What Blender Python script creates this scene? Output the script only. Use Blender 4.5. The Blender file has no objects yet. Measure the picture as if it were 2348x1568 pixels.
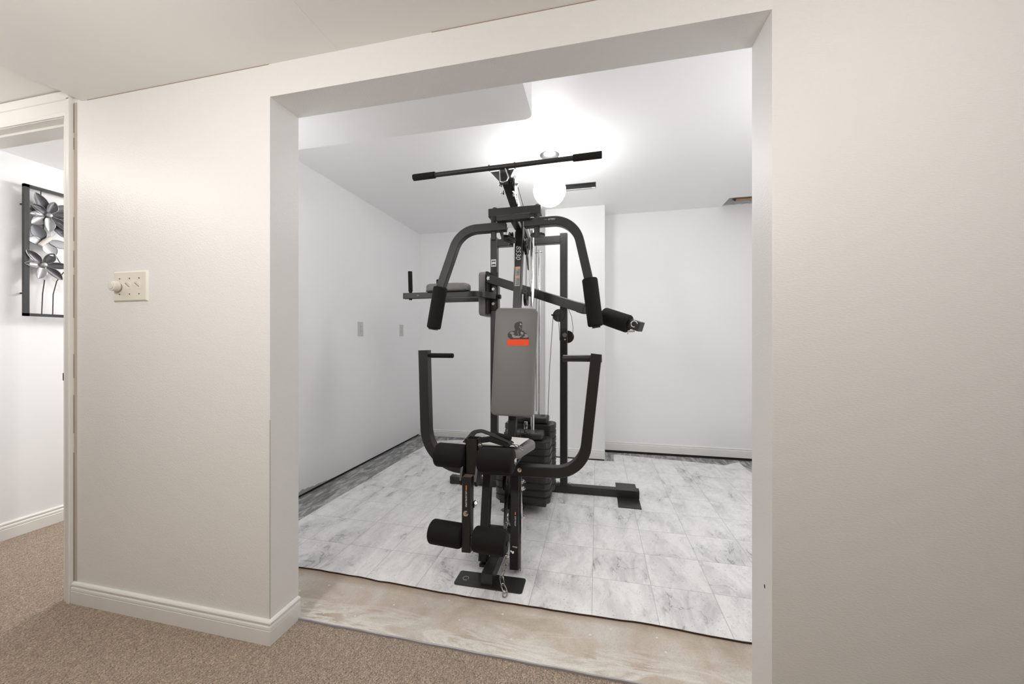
import bpy, bmesh, math, random
from mathutils import Vector, Matrix
random.seed(7)
sc = bpy.context.scene
C = sc.collection
V = Vector

# ------------------------------------------------------------------ camera
H = 1.08
cam_d = bpy.data.cameras.new('camera')
cam = bpy.data.objects.new('camera', cam_d)
C.objects.link(cam)
cam_d.sensor_width = 36.0
cam_d.lens = 860.0 / 2348.0 * 36.0
cam_d.clip_start = 0.02
cam.location = (0, 0, H)
cam.rotation_euler = (math.radians(90), 0, math.radians(12.8))
sc.camera = cam

# ------------------------------------------------------------------ world, lights, exposure
sc.view_settings.view_transform = 'Standard'
sc.view_settings.look = 'None'
sc.view_settings.gamma = 1
sc.view_settings.exposure = 0.26
sc.view_settings.use_curve_mapping = False
w = bpy.data.worlds.new('world'); sc.world = w; w.use_nodes = True
w.node_tree.nodes['Background'].inputs[0].default_value = (0.8, 0.85, 1, 1)
w.node_tree.nodes['Background'].inputs[1].default_value = 0.2
sc.cycles.max_bounces = 10
sc.cycles.diffuse_bounces = 6
sc.cycles.glossy_bounces = 4
sc.cycles.sample_clamp_indirect = 6
sc.cycles.caustics_reflective = False
sc.cycles.caustics_refractive = False

GLOBE_L = 26.0
def lamp(name, loc, power, radius, col):
    d = bpy.data.lights.new(name, 'POINT'); d.energy = power; d.shadow_soft_size = radius; d.color = col
    o = bpy.data.objects.new(name, d); C.objects.link(o); o.location = loc
    return o
WARM = (1.0, 0.972, 0.93)
for i, p in enumerate([(-2.62, 0.70, 1.97), (-2.36, 0.42, 1.97), (-2.85, 0.36, 1.97)]):
    lamp('chandelier_lamp', p, 2.5, 0.05, WARM)
lamp('room_lamp', (-1.12, -0.08, 1.72), 29, 0.10, WARM)
lamp('room_lamp', (0.68, 0.10, 1.76), 15.5, 0.10, WARM)
lamp('gym_fill_light', (-1.72, 1.50, 1.70), 4.2, 0.15, (1.0, 1.0, 1.0))  # added fill light, hidden behind the left jamb
lamp('gym_fill_light', (1.32, 1.90, 1.80), 11, 0.15, (1.0, 1.0, 1.0))  # added fill light out of view on the right, brightens the gym room
lamp('hall_lamp', (-2.45, 2.6, 2.0), 24, 0.08, (1.0, 0.99, 0.98))

# ------------------------------------------------------------------ materials
def mat(name, col, rough=0.5, metal=0.0, spec=0.5):
    m = bpy.data.materials.new(name); m.use_nodes = True
    b = m.node_tree.nodes['Principled BSDF']
    b.inputs['Base Color'].default_value = (*col, 1)
    b.inputs['Roughness'].default_value = rough
    b.inputs['Metallic'].default_value = metal
    b.inputs['Specular IOR Level'].default_value = spec
    return m
class NT:
    def __init__(s, m): s.t = m.node_tree; s.b = s.t.nodes['Principled BSDF']
    def n(s, ty, **kw):
        x = s.t.nodes.new(ty)
        for k, v in kw.items(): setattr(x, k, v)
        return x
    def l(s, a, b): s.t.links.new(a, b)
    def coord(s, scale=(1, 1, 1), rot=(0, 0, 0)):
        g = s.n('ShaderNodeNewGeometry'); mp = s.n('ShaderNodeMapping')
        s.l(g.outputs['Position'], mp.inputs[0])
        mp.inputs['Scale'].default_value = scale; mp.inputs['Rotation'].default_value = rot
        return mp.outputs[0]
    def noise(s, co, scale, detail=3, rough=0.5, dist=0.0):
        x = s.n('ShaderNodeTexNoise'); s.l(co, x.inputs['Vector'])
        x.inputs['Scale'].default_value = scale; x.inputs['Detail'].default_value = detail
        x.inputs['Roughness'].default_value = rough; x.inputs['Distortion'].default_value = dist
        return x.outputs['Fac']
    def ramp(s, fac, stops):
        x = s.n('ShaderNodeValToRGB'); s.l(fac, x.inputs[0])
        e = x.color_ramp.elements
        while len(e) < len(stops): e.new(0.5)
        for i, (p, c) in enumerate(stops):
            e[i].position = p; e[i].color = (*c, 1) if len(c) == 3 else c
        return x.outputs[0]
    def mix(s, fac, a, b, mode='MIX'):
        x = s.n('ShaderNodeMix', data_type='RGBA', blend_type=mode)
        for sock, v in ((x.inputs[0], fac), (x.inputs[6], a), (x.inputs[7], b)):
            if isinstance(v, (int, float)): sock.default_value = v
            elif isinstance(v, tuple): sock.default_value = (*v, 1)
            else: s.l(v, sock)
        return x.outputs[2]
    def math(s, op, a, b=0.0, c=0.0):
        x = s.n('ShaderNodeMath', operation=op)
        for i, v in enumerate((a, b, c)):
            if isinstance(v, (int, float)): x.inputs[i].default_value = v
            else: s.l(v, x.inputs[i])
        return x.outputs[0]
    def bump(s, h, strength, dist, prev=None):
        x = s.n('ShaderNodeBump'); s.l(h, x.inputs['Height'])
        x.inputs['Strength'].default_value = strength; x.inputs['Distance'].default_value = dist
        if prev: s.l(prev, x.inputs['Normal'])
        s.l(x.outputs[0], s.b.inputs['Normal'])
        return x.outputs[0]
G3 = lambda v: (v, v, v)

def paint(name, col, rough, peel=0.25, horiz=False):
    m = mat(name, col, rough)
    t = NT(m)
    h = t.noise(t.coord((0.45, 0.45, 1.6) if horiz else (1, 1, 1)), 230, 2, 0.6)
    t.bump(h, peel, 0.002)
    return m
M = {}
M['wall'] = paint('wall_paint_white', (0.85, 0.84, 0.825), 0.28, 0.55)
M['wall_rolled'] = paint('wall_paint_rolled', (0.83, 0.815, 0.80), 0.42, 0.35, True)
M['gymwall'] = paint('gym_room_paint', (0.89, 0.89, 0.895), 0.45, 0.1)
M['ceil'] = paint('ceiling_paint', (0.84, 0.825, 0.81), 0.38, 0.06)
M['gymceil'] = paint('gym_ceiling_paint', (0.89, 0.89, 0.895), 0.5, 0.05)
M['unseen_wall'] = mat('unseen_wall_dark', (0.25, 0.22, 0.19), 0.6)  # unseen front room walls, made dark to cut bounced light
M['trim'] = mat('trim_gloss_white', (0.84, 0.83, 0.80), 0.28)
M['beige_strip'] = mat('beige_casing_strip', (0.55, 0.48, 0.41), 0.7)
M['dark'] = mat('dark_gap', (0.02, 0.017, 0.015), 0.9)
M['patch'] = mat('patch_compound', (0.86, 0.86, 0.85), 0.5)
# carpet
m = M['carpet'] = mat('carpet_brown_loop', (0.3, 0.22, 0.16), 0.95, spec=0.1)
t = NT(m); co = t.coord((1, 1, 1), (0, 0, 0.55))
co2 = t.coord((1.0, 0.55, 1), (0, 0, 0.55))
vo = t.n('ShaderNodeTexVoronoi'); t.l(co2, vo.inputs['Vector']); vo.inputs['Scale'].default_value = 150
tuft = t.ramp(vo.outputs['Distance'], [(0.0, G3(1.0)), (0.65, G3(0.44))])
n1 = t.noise(co, 210, 3, 0.7); n2 = t.noise(co, 9, 3, 0.6); n3 = t.noise(co2, 60, 2, 0.6)
c1 = t.ramp(n1, [(0.36, (0.36, 0.26, 0.19)), (0.5, (0.78, 0.62, 0.48)), (0.64, (1.0, 0.92, 0.80))])
c2 = t.mix(t.math('MULTIPLY', n2, 0.35), c1, (0.60, 0.46, 0.34))
c3 = t.mix(0.6, c2, tuft, 'MULTIPLY')
c4 = t.mix(0.3, c3, t.ramp(n3, [(0.35, G3(0.6)), (0.65, G3(1.25))]), 'MULTIPLY')
t.l(c4, t.b.inputs['Base Color'])
t.bump(t.math('ADD', tuft, n1), 1.0, 0.009)
# concrete
m = M['concrete'] = mat('concrete_slab', (0.4, 0.38, 0.35), 0.75)
t = NT(m); co = t.coord(); cs = t.coord((0.45, 2.2, 1), (0, 0, 0.12))
a = t.noise(co, 3.2, 6, 0.6, 0.4); b_ = t.noise(cs, 5.5, 6, 0.62, 0.9); g = t.noise(co, 240, 3, 0.7)
base = t.ramp(a, [(0.34, (0.46, 0.375, 0.29)), (0.48, (0.60, 0.53, 0.45)), (0.64, (0.70, 0.675, 0.63))])
smear = t.ramp(b_, [(0.46, G3(0)), (0.53, G3(0.8)), (0.60, G3(0.15)), (0.68, G3(0.9))])
gp0 = t.n('ShaderNodeNewGeometry'); sp0 = t.n('ShaderNodeSeparateXYZ'); t.l(gp0.outputs['Position'], sp0.inputs[0])
nearcarpet = t.n('ShaderNodeMapRange'); t.l(t.math('ADD', sp0.outputs[1], t.math('MULTIPLY', a, 0.16)), nearcarpet.inputs[0])
nearcarpet.inputs[1].default_value = 1.52; nearcarpet.inputs[2].default_value = 1.36
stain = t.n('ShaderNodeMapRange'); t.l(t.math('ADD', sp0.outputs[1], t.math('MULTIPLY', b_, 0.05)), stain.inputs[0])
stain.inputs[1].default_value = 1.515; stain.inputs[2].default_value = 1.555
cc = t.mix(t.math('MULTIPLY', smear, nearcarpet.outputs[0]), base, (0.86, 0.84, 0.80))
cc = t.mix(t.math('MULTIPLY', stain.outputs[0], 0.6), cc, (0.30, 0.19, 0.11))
cc = t.mix(0.3, cc, t.ramp(g, [(0.3, G3(0.55)), (0.6, G3(1.15))]), 'MULTIPLY')
vs = t.n('ShaderNodeTexVoronoi'); t.l(co, vs.inputs['Vector']); vs.inputs['Scale'].default_value = 16
cc = t.mix(t.ramp(vs.outputs['Distance'], [(0.05, G3(0.9)), (0.085, G3(0.0))]), cc, (0.80, 0.78, 0.74))
# bare slab further in is colder and dirtier (glue residue strip round the sheet)
gpos = t.n('ShaderNodeNewGeometry'); sep = t.n('ShaderNodeSeparateXYZ'); t.l(gpos.outputs['Position'], sep.inputs[0])
deep = t.math('GREATER_THAN', sep.outputs[1], 1.70)
glue_n = t.noise(t.coord((3.2, 0.8, 1), (0, 0, 0.05)), 7, 6, 0.65, 1.0)
glue = t.ramp(glue_n, [(0.36, G3(0.17)), (0.52, G3(0.34)), (0.6, G3(0.55)), (0.72, G3(0.36))])
cc = t.mix(deep, cc, glue)
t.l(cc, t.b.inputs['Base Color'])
t.bump(t.math('ADD', g, t.math('MULTIPLY', b_, 2.0)), 0.4, 0.004)
# marble look vinyl sheet
m = M['vinyl'] = mat('marble_vinyl', (0.7, 0.7, 0.7), 0.35)
t = NT(m)
g = t.n('ShaderNodeNewGeometry'); sep = t.n('ShaderNodeSeparateXYZ'); t.l(g.outputs['Position'], sep.inputs[0])
S = 0.2555
def cell(axis, off):
    return t.math('DIVIDE', t.math('SUBTRACT', sep.outputs[axis], off), S)
cx, cy = cell(0, -0.021), cell(1, 1.774)
def line(cx):
    f = t.math('FRACT', cx); d = t.math('MINIMUM', f, t.math('SUBTRACT', 1.0, f))
    return t.math('LESS_THAN', d, 0.006)
lines = t.math('MAXIMUM', line(cx), line(cy))
comb = t.n('ShaderNodeCombineXYZ'); t.l(t.math('FLOOR', cx), comb.inputs[0]); t.l(t.math('FLOOR', cy), comb.inputs[1])
wn = t.n('ShaderNodeTexWhiteNoise'); t.l(comb.outputs[0], wn.inputs[0])
va = t.n('ShaderNodeVectorMath', operation='MULTIPLY_ADD')
t.l(wn.outputs['Color'], va.inputs[0]); va.inputs[1].default_value = (0.35, 0.35, 0); t.l(g.outputs['Position'], va.inputs[2])
mp = t.n('ShaderNodeMapping'); t.l(va.outputs[0], mp.inputs[0]); mp.inputs['Rotation'].default_value = (0, 0, -0.6); mp.inputs['Scale'].default_value = (1.0, 0.45, 1)
cloud = t.noise(mp.outputs[0], 7.5, 5, 0.6, 0.6)
cloud2 = t.noise(mp.outputs[0], 24, 4, 0.65, 0.8)
vein = t.noise(mp.outputs[0], 6, 4, 0.6, 1.4)
vm = t.math('ABSOLUTE', t.math('SUBTRACT', vein, 0.5))
vmask = t.ramp(vm, [(0.0, G3(1)), (0.012, G3(0.6)), (0.022, G3(0.0))])
vbrk = t.ramp(cloud, [(0.34, G3(1)), (0.46, G3(0.12))])
col = t.ramp(cloud, [(0.30, (0.60, 0.60, 0.61)), (0.44, (0.80, 0.80, 0.805)), (0.56, (0.90, 0.90, 0.895))])
col = t.mix(0.55, col, t.ramp(cloud2, [(0.3, G3(0.80)), (0.55, G3(1.03))]), 'MULTIPLY')
col = t.mix(t.math('MULTIPLY', t.math('MULTIPLY', vmask, vbrk), 0.8), col, (0.20, 0.195, 0.19))
specks = t.noise(g.outputs['Position'], 120, 2, 0.5)
col = t.mix(t.math('MULTIPLY', t.ramp(specks, [(0.66, G3(0)), (0.70, G3(1))]), 0.6), col, (0.2, 0.19, 0.18))
col = t.mix(t.math('MULTIPLY', lines, 0.45), col, (0.25, 0.25, 0.25))
t.l(col, t.b.inputs['Base Color'])
t.bump(cloud2, 0.05, 0.003)

def grain(name, col, rough, sc_=350, st=0.15, spec=0.5, metal=0.0):
    m = mat(name, col, rough, metal, spec); t = NT(m)
    t.bump(t.noise(t.coord(), sc_, 2, 0.6), st, 0.001)
    return m
M['black'] = grain('black_powder_coat', (0.016, 0.0155, 0.015), 0.38, 500, 0.12, 0.55)
M['blackplastic'] = mat('black_plastic', (0.016, 0.016, 0.015), 0.42)
M['foam'] = grain('black_foam', (0.0095, 0.009, 0.0085), 0.8, 260, 0.2, 0.25)
M['pad'] = grain('grey_vinyl_pad', (0.19, 0.184, 0.178), 0.42, 420, 0.25, 0.5)
M['chrome'] = mat('chrome', (0.78, 0.78, 0.78), 0.12, 1.0)
M['zinc'] = grain('zinc_chain', (0.46, 0.45, 0.43), 0.25, 200, 0.1, 0.5, 1.0)
M['rust'] = mat('worn_steel', (0.30, 0.24, 0.19), 0.55, 0.6)
M['plate'] = grain('weight_plate_vinyl', (0.028, 0.027, 0.027), 0.42, 220, 0.3, 0.5)
M['white_mark'] = mat('white_print', (0.75, 0.75, 0.74), 0.5)
M['orange_mark'] = mat('orange_print', (0.86, 0.27, 0.08), 0.5)
M['pale_orange'] = mat('faded_orange_print', (0.75, 0.42, 0.27), 0.5)
M['label_grey'] = mat('grey_label', (0.42, 0.40, 0.38), 0.5)
M['dark_mark'] = mat('dark_print', (0.035, 0.03, 0.027), 0.5)
M['lightgrey_mark'] = mat('light_print', (0.30, 0.295, 0.285), 0.5)
M['red_orange'] = mat('red_orange_print', (1.0, 0.075, 0.004), 0.55)
M['paper'] = mat('paper', (0.82, 0.81, 0.78), 0.7)
M['strap'] = mat('black_webbing', (0.014, 0.014, 0.013), 0.8)
M['ivory'] = mat('ivory_plastic', (0.80, 0.765, 0.69), 0.3)
M['ivory2'] = mat('ivory_knob', (0.77, 0.74, 0.66), 0.35)
M['outlet'] = mat('outlet_plastic', (0.58, 0.58, 0.575), 0.35)
M['screw'] = mat('screw_steel', (0.25, 0.24, 0.23), 0.4, 0.8)
M['brass'] = mat('dull_brass', (0.20, 0.17, 0.12), 0.4, 0.9)
M['steel'] = grain('galvanised_steel', (0.30, 0.30, 0.31), 0.38, 90, 0.2, 0.5, 1.0)
M['wood'] = mat('joist_wood', (0.42, 0.26, 0.16), 0.7)
t = NT(M['wood']); t.l(t.ramp(t.noise(t.coord((1, 12, 12)), 12, 3), [(0.3, (0.30, 0.17, 0.10)), (0.7, (0.50, 0.32, 0.20))]), t.b.inputs['Base Color'])
M['foil'] = mat('crumpled_foil', (0.42, 0.42, 0.41), 0.5, 0.6)
M['art_frame'] = mat('art_frame_black', (0.03, 0.03, 0.032), 0.45)
M['silver'] = grain('brushed_silver', (0.36, 0.36, 0.37), 0.36, 120, 0.2, 0.5, 0.85)
M['gun'] = grain('gunmetal', (0.085, 0.085, 0.09), 0.38, 120, 0.2, 0.5, 0.85)
M['cream'] = mat('cream_enamel', (0.72, 0.68, 0.62), 0.35)
M['cable'] = mat('steel_cable', (0.10, 0.10, 0.10), 0.35, 0.7)
M['cover_strip'] = mat('carpet_edge_strip', (0.42, 0.41, 0.43), 0.45, 0.3)
m = M['globe'] = mat('glowing_opal_glass', (0.9, 0.9, 0.9), 0.3)
b = m.node_tree.nodes['Principled BSDF']
b.inputs['Emission Color'].default_value = (1, 0.995, 0.99, 1)
b.inputs['Emission Strength'].default_value = GLOBE_L

# ------------------------------------------------------------------ mesh helpers
def new(name, bm, m, parent=None, smooth=False, origin=None, ms=None):
    """link bm (world coordinates) as ONE mesh object; the origin goes to the parent's place or to `origin`."""
    bmesh.ops.recalc_face_normals(bm, faces=bm.faces)
    o0 = V((0, 0, 0))
    if parent is not None:
        p = parent
        while p is not None:
            o0 = o0 + p.location; p = p.parent
    elif origin is not None:
        o0 = V(origin)
    if o0.length: bmesh.ops.translate(bm, vec=-o0, verts=bm.verts)
    me = bpy.data.meshes.new(name); bm.to_mesh(me); bm.free()
    o = bpy.data.objects.new(name, me); C.objects.link(o)
    for x in (ms or [m]): me.materials.append(x)
    if smooth:
        for p in me.polygons: p.use_smooth = True
        try: me.set_sharp_from_angle(angle=math.radians(38))
        except Exception: pass
    if parent is not None: o.parent = parent
    elif origin is not None: o.location = origin
    return o
def struct(name, bm, m, smooth=False):
    o = new(name, bm, m, smooth=smooth); o['kind'] = 'structure'; return o
def tag(o, label, cat, group=None):
    o['label'] = label; o['category'] = cat
    if group: o['group'] = group
    return o
def thing(name, label, cat, loc, group=None):
    o = bpy.data.objects.new(name, None); C.objects.link(o); o.location = loc
    o.empty_display_size = 0.05
    return tag(o, label, cat, group)
def BM(): return bmesh.new()
def box(bm, x0, x1, y0, y1, z0, z1, bev=0.0, seg=2):
    vs = [bm.verts.new((x, y, z)) for x in (x0, x1) for y in (y0, y1) for z in (z0, z1)]
    fs = []
    for idx in ((0, 1, 3, 2), (4, 6, 7, 5), (0, 4, 5, 1), (2, 3, 7, 6), (0, 2, 6, 4), (1, 5, 7, 3)):
        fs.append(bm.faces.new([vs[i] for i in idx]))
    if bev:
        es = list({e for f in fs for e in f.edges})
        bmesh.ops.bevel(bm, geom=es, offset=bev, segments=seg, profile=0.5, affect='EDGES')
    return vs
def frame_of(d, up=V((0, 0, 1))):
    d = d.normalized()
    if abs(d.dot(up)) > 0.98: up = V((0, 1, 0))
    s = d.cross(up).normalized()
    return s, s.cross(d).normalized()
def sweep(bm, pts, sec, up=V((0, 0, 1)), cap=True, closed=False):
    """sweep a closed 2D section (list of (side, up)) along points."""
    pts = [V(p) for p in pts]; n = len(pts); rings = []
    s0, u0 = frame_of(pts[1] - pts[0], up)
    for i, p in enumerate(pts):
        if closed: d = (pts[(i + 1) % n] - pts[i - 1]).normalized()
        elif i == 0: d = (pts[1] - pts[0]).normalized()
        elif i == n - 1: d = (pts[-1] - pts[-2]).normalized()
        else: d = ((pts[i] - pts[i - 1]).normalized() + (pts[i + 1] - pts[i]).normalized()).normalized()
        u = (u0 - d * u0.dot(d)).normalized(); s = d.cross(u).normalized(); u0 = u
        k = 1.0
        if 0 < i < n - 1:
            cs = max(0.3, d.dot((pts[i + 1] - pts[i]).normalized())); k = 1.0 / cs if cs < 0.995 else 1.0
        # widen mitre in the bending direction only when it is sharp
        rings.append([bm.verts.new(p + s * a * (k if k > 1 else 1) + u * b * 1.0) for a, b in sec])
    m = len(sec)
    rng = range(n if closed else n - 1)
    for i in rng:
        A, B = rings[i], rings[(i + 1) % n]
        for j in range(m):
            bm.faces.new((A[j], A[(j + 1) % m], B[(j + 1) % m], B[j]))
    if cap and not closed:
        bm.faces.new(rings[0][::-1]); bm.faces.new(rings[-1])
def rsec(w, h, r=0.005):
    w /= 2; h /= 2; r *= 0.55
    return [(-w + r, -h), (w - r, -h), (w, -h + r), (w, h - r), (w - r, h), (-w + r, h), (-w, h - r), (-w, -h + r)]
def csec(r, n=16): return [(r * math.cos(2 * math.pi * i / n), r * math.sin(2 * math.pi * i / n)) for i in range(n)]
def fillet(pts, rad, n=10):
    pts = [V(p) for p in pts]; out = [pts[0]]
    if not isinstance(rad, (list, tuple)): rad = [rad] * len(pts)
    for i in range(1, len(pts) - 1):
        a, b, c = pts[i - 1], pts[i], pts[i + 1]
        d1 = (a - b).normalized(); d2 = (c - b).normalized()
        ang = d1.angle(d2); L = rad[i] / math.tan(ang / 2)
        L = min(L, (a - b).length * 0.95, (c - b).length * 0.95)
        p1, p2 = b + d1 * L, b + d2 * L
        r = L * math.tan(ang / 2)
        cen = b + (d1 + d2).normalized() * (r / math.sin(ang / 2))
        v1, v2 = p1 - cen, p2 - cen; th = v1.angle(v2)
        for k in range(n + 1):
            f = k / n
            out.append(cen + (v1 * math.sin((1 - f) * th) + v2 * math.sin(f * th)) / math.sin(th))
    out.append(pts[-1]); return out
def tube(bm, pts, w=0.05, h=None, r=0.005, up=V((0, 0, 1))): sweep(bm, pts, rsec(w, h or w, r), up)
def rod(bm, pts, r, n=14): sweep(bm, pts, csec(r, n))
def cyl(bm, p0, p1, r, n=24, bev=0.0):
    """cylinder with rounded rims from p0 to p1"""
    p0, p1 = V(p0), V(p1); d = (p1 - p0); L = d.length; d.normalize(); s, u = frame_of(d)
    if bev:
        prof = []
        for k in range(5):
            a = math.pi / 2 * k / 4; prof.append((bev * (1 - math.cos(a)), r - bev + bev * math.sin(a)))
        prof += [(L - x, y) for x, y in prof[::-1]]
        prof = [(0, prof[0][1])] + prof[1:]
    else: prof = [(0, r), (L, r)]
    rings = []
    for x, y in prof:
        rings.append([bm.verts.new(p0 + d * x + (s * math.cos(2 * math.pi * i / n) + u * math.sin(2 * math.pi * i / n)) * y) for i in range(n)])
    for A, B in zip(rings, rings[1:]):
        for j in range(n): bm.faces.new((A[j], A[(j + 1) % n], B[(j + 1) % n], B[j]))
    bm.faces.new(rings[0][::-1]); bm.faces.new(rings[-1])
def sphere(bm, c, r, seg=24, sq=(1, 1, 1)):
    res = bmesh.ops.create_uvsphere(bm, u_segments=seg, v_segments=seg // 2, radius=r)
    for v in res['verts']: v.co = V((v.co.x * sq[0], v.co.y * sq[1], v.co.z * sq[2])) + V(c)
def poly(bm, pts, thick, nrm):
    """extruded polygon plate"""
    nrm = V(nrm).normalized() * thick
    a = [bm.verts.new(V(p)) for p in pts]; b = [bm.verts.new(V(p) + nrm) for p in pts]
    bm.faces.new(a); bm.faces.new(b[::-1]); n = len(a)
    for i in range(n): bm.faces.new((a[i], a[(i + 1) % n], b[(i + 1) % n], b[i]))
def hexbolt(bm, p, d, r=0.011, L=0.009):
    p = V(p); d = V(d).normalized()
    cyl(bm, p, p + d * L * 0.3, r * 1.35, 16)
    cyl(bm, p + d * L * 0.25, p + d * L, r, 6)
    cyl(bm, p + d * L, p + d * (L * 1.5), r * 0.45, 10)
def pulley(bm, c, axis, r, w=0.018):
    c = V(c); a = V(axis).normalized()
    for x0, x1, r0 in ((-w / 2, -w / 4, r), (-w / 4, w / 4, r * 0.86), (w / 4, w / 2, r)):
        cyl(bm, c + a * x0, c + a * x1, r0, 32)
    cyl(bm, c - a * w * 0.7, c + a * w * 0.7, r * 0.25, 16)
def padmesh(bm, w, h, th, rc, edge, nx=5):
    """upholstered pad lying in local XY (w x h) with thickness th in Z, corners rc, soft edge"""
    ang = [i * math.pi / 2 / nx for i in range(nx + 1)]
    def outline(inset):
        r = max(rc - inset, 0.004); hw, hh = w / 2 - inset, h / 2 - inset; pts = []
        for q, (sx, sy) in enumerate(((1, 1), (-1, 1), (-1, -1), (1, -1))):
            cx_, cy_ = sx * (hw - r), sy * (hh - r)
            for a in ang: pts.append((cx_ + r * math.cos(a + q * math.pi / 2), cy_ + r * math.sin(a + q * math.pi / 2)))
        return pts
    rings = []
    prof = [(edge * 0.15, 0.0), (0.0, edge * 0.35), (0.0, th - edge)]
    for k in range(1, 6):
        a = math.pi / 2 * k / 5; prof.append((edge * (1 - math.cos(a)), th - edge + edge * math.sin(a)))
    prof += [(edge * 2.2, th + 0.002), (edge * 4, th + 0.003)]
    for ins, z in prof: rings.append([bm.verts.new((x, y, z)) for x, y in outline(ins)])
    n = len(rings[0])
    for A, B in zip(rings, rings[1:]):
        for j in range(n): bm.faces.new((A[j], A[(j + 1) % n], B[(j + 1) % n], B[j]))
    bm.faces.new(rings[0][::-1]); bm.faces.new(rings[-1])
def xform(bm, origin, X, Y, Z):
    mtx = Matrix((V(X), V(Y), V(Z))).transposed().to_4x4(); mtx.translation = V(origin)
    bmesh.ops.transform(bm, matrix=mtx, verts=bm.verts)
def text_bm(s, size, origin, right, up, shear=0.0, thick=0.0006, fit=None):
    cu = bpy.data.curves.new('text', 'FONT'); cu.body = s; cu.size = size; cu.shear = shear
    cu.align_x = 'CENTER'; cu.align_y = 'CENTER'; cu.extrude = thick
    to = bpy.data.objects.new('text', cu); C.objects.link(to)
    dg = bpy.context.evaluated_depsgraph_get(); me = bpy.data.meshes.new_from_object(to.evaluated_get(dg))
    bpy.data.objects.remove(to); bm = BM(); bm.from_mesh(me); bpy.data.meshes.remove(me)
    if fit:
        xs = [v.co.x for v in bm.verts]; ys = [v.co.y for v in bm.verts]
        kx = fit[0] / (max(xs) - min(xs)); ky = fit[1] / (max(ys) - min(ys)); mx = (max(xs) + min(xs)) / 2; my = (max(ys) + min(ys)) / 2
        for v in bm.verts: v.co.x = (v.co.x - mx) * kx; v.co.y = (v.co.y - my) * ky
    r = V(right).normalized(); u = V(up).normalized(); xform(bm, origin, r, u, r.cross(u))
    return bm

# ------------------------------------------------------------------ room constants
YF, YB = 1.12, 1.252          # front wall faces
OX0, OX1, OZ = -1.145, 0.451, 1.960
XL = -2.035                   # gym room left wall
ZC, ZCU, ZG = 2.077, 2.125, 2.345
ZS = -0.015                   # slab
# ------------------------------------------------------------------ floor
bm = BM(); box(bm, -3.7, 3.2, -3.4, 1.237, -0.03, 0.0); box(bm, -3.16, -2.135, 1.237, 4.2, -0.03, 0.0)
struct('floor', bm, M['carpet'])
bm = BM(); box(bm, -2.13, 1.8, 1.237, 4.3, -0.06, ZS)
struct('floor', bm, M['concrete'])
bm = BM()
sweep(bm, [(OX0 + 0.012 + i * (OX1 - OX0 - 0.012) / 30, 1.2385 + 0.0012 * math.sin(i * 1.7), 0.0) for i in range(31)], rsec(0.005, 0.016, 0.002))
struct('trim_1', bm, M['cover_strip'])
# ------------------------------------------------------------------ walls
bm = BM()
box(bm, -2.172, OX0, YF, YB, 0.0, 2.45)
box(bm, OX0, OX1, YF, YB, OZ, 2.45)
box(bm, -2.93, -2.172, YF, YB, 2.035, 2.45)
box(bm, -3.7, -2.93, YF, YB, 0.0, 2.45)
bm2 = BM(); box(bm2, OX1, 3.2, YF, YB, -0.015, 2.45)
struct('wall_front', bm, M['wall'])
struct('wall_front', bm2, M['wall_rolled'])
bm = BM(); box(bm, -2.135, XL, YB, 4.2, 0.006, 2.45); struct('wall_left', bm, M['gymwall'])
bm = BM(); box(bm, -2.12, XL - 0.012, YB, 4.1, ZS, 0.006); struct('wall_left', bm, M['dark'])
bm = BM(); box(bm, XL - 0.05, -0.485, 4.056, 4.2, -0.06, 2.45); struct('wall_back', bm, M['gymwall'])
bm = BM(); box(bm, -0.485, 0.069, 3.569, 4.2, -0.06, 2.45, 0.002); struct('wall_back', bm, M['gymwall'])
bm = BM(); box(bm, 0.069, 1.7, 3.857, 4.2, -0.06, 2.45); struct('wall_back', bm, M['gymwall'])
bm = BM(); box(bm, 1.6, 1.75, YB, 4.0, -0.06, 2.45); struct('wall_right', bm, M['gymwall'])
bm = BM(); box(bm, -3.30, -3.16, YB, 4.2, 0.0, 2.45); struct('wall_hall', bm, M['gymwall'])
bm = BM(); box(bm, -3.2, -2.1, 4.1, 4.25, 0.0, 2.45); struct('wall_hall', bm, M['gymwall'])
bm = BM(); box(bm, -3.75, -3.6, -3.4, YF, 0.0, 2.45); struct('wall_west', bm, M['unseen_wall'])
bm = BM(); box(bm, 3.1, 3.25, -3.4, YF, 0.0, 2.45); struct('wall_east', bm, M['unseen_wall'])
bm = BM(); box(bm, -3.75, 3.25, -3.55, -3.4, 0.0, 2.45); struct('wall_rear', bm, M['unseen_wall'])
# ------------------------------------------------------------------ ceilings
bm = BM(); box(bm, -2.08, 3.2, -3.4, YF, ZC, 2.45); struct('ceiling', bm, M['ceil'])
bm = BM(); box(bm, -3.7, -2.08, -3.4, YF, ZCU, 2.45); struct('ceiling', bm, M['ceil'])
bm = BM(); box(bm, -3.16, -2.135, YB, 4.2, 2.12, 2.45); struct('ceiling', bm, M['gymceil'])
def holed(bm, xs, ys, holes, z0, z1):
    for i in range(len(xs) - 1):
        for j in range(len(ys) - 1):
            if (i, j) in holes: continue
            box(bm, xs[i], xs[i + 1], ys[j], ys[j + 1], z0, z1)
bm = BM()
holed(bm, [XL, -0.335, -0.010, 1.133, 1.6], [YB, 3.035, 3.165, 3.638, 3.86, 4.06], {(1, 1), (3, 3)}, ZG, ZG + 0.013)
struct('ceiling', bm, M['gymceil'])
bm = BM(); box(bm, XL, 1.7, YB, 4.2, 2.50, 2.56); struct('ceiling', bm, M['dark'])
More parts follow.
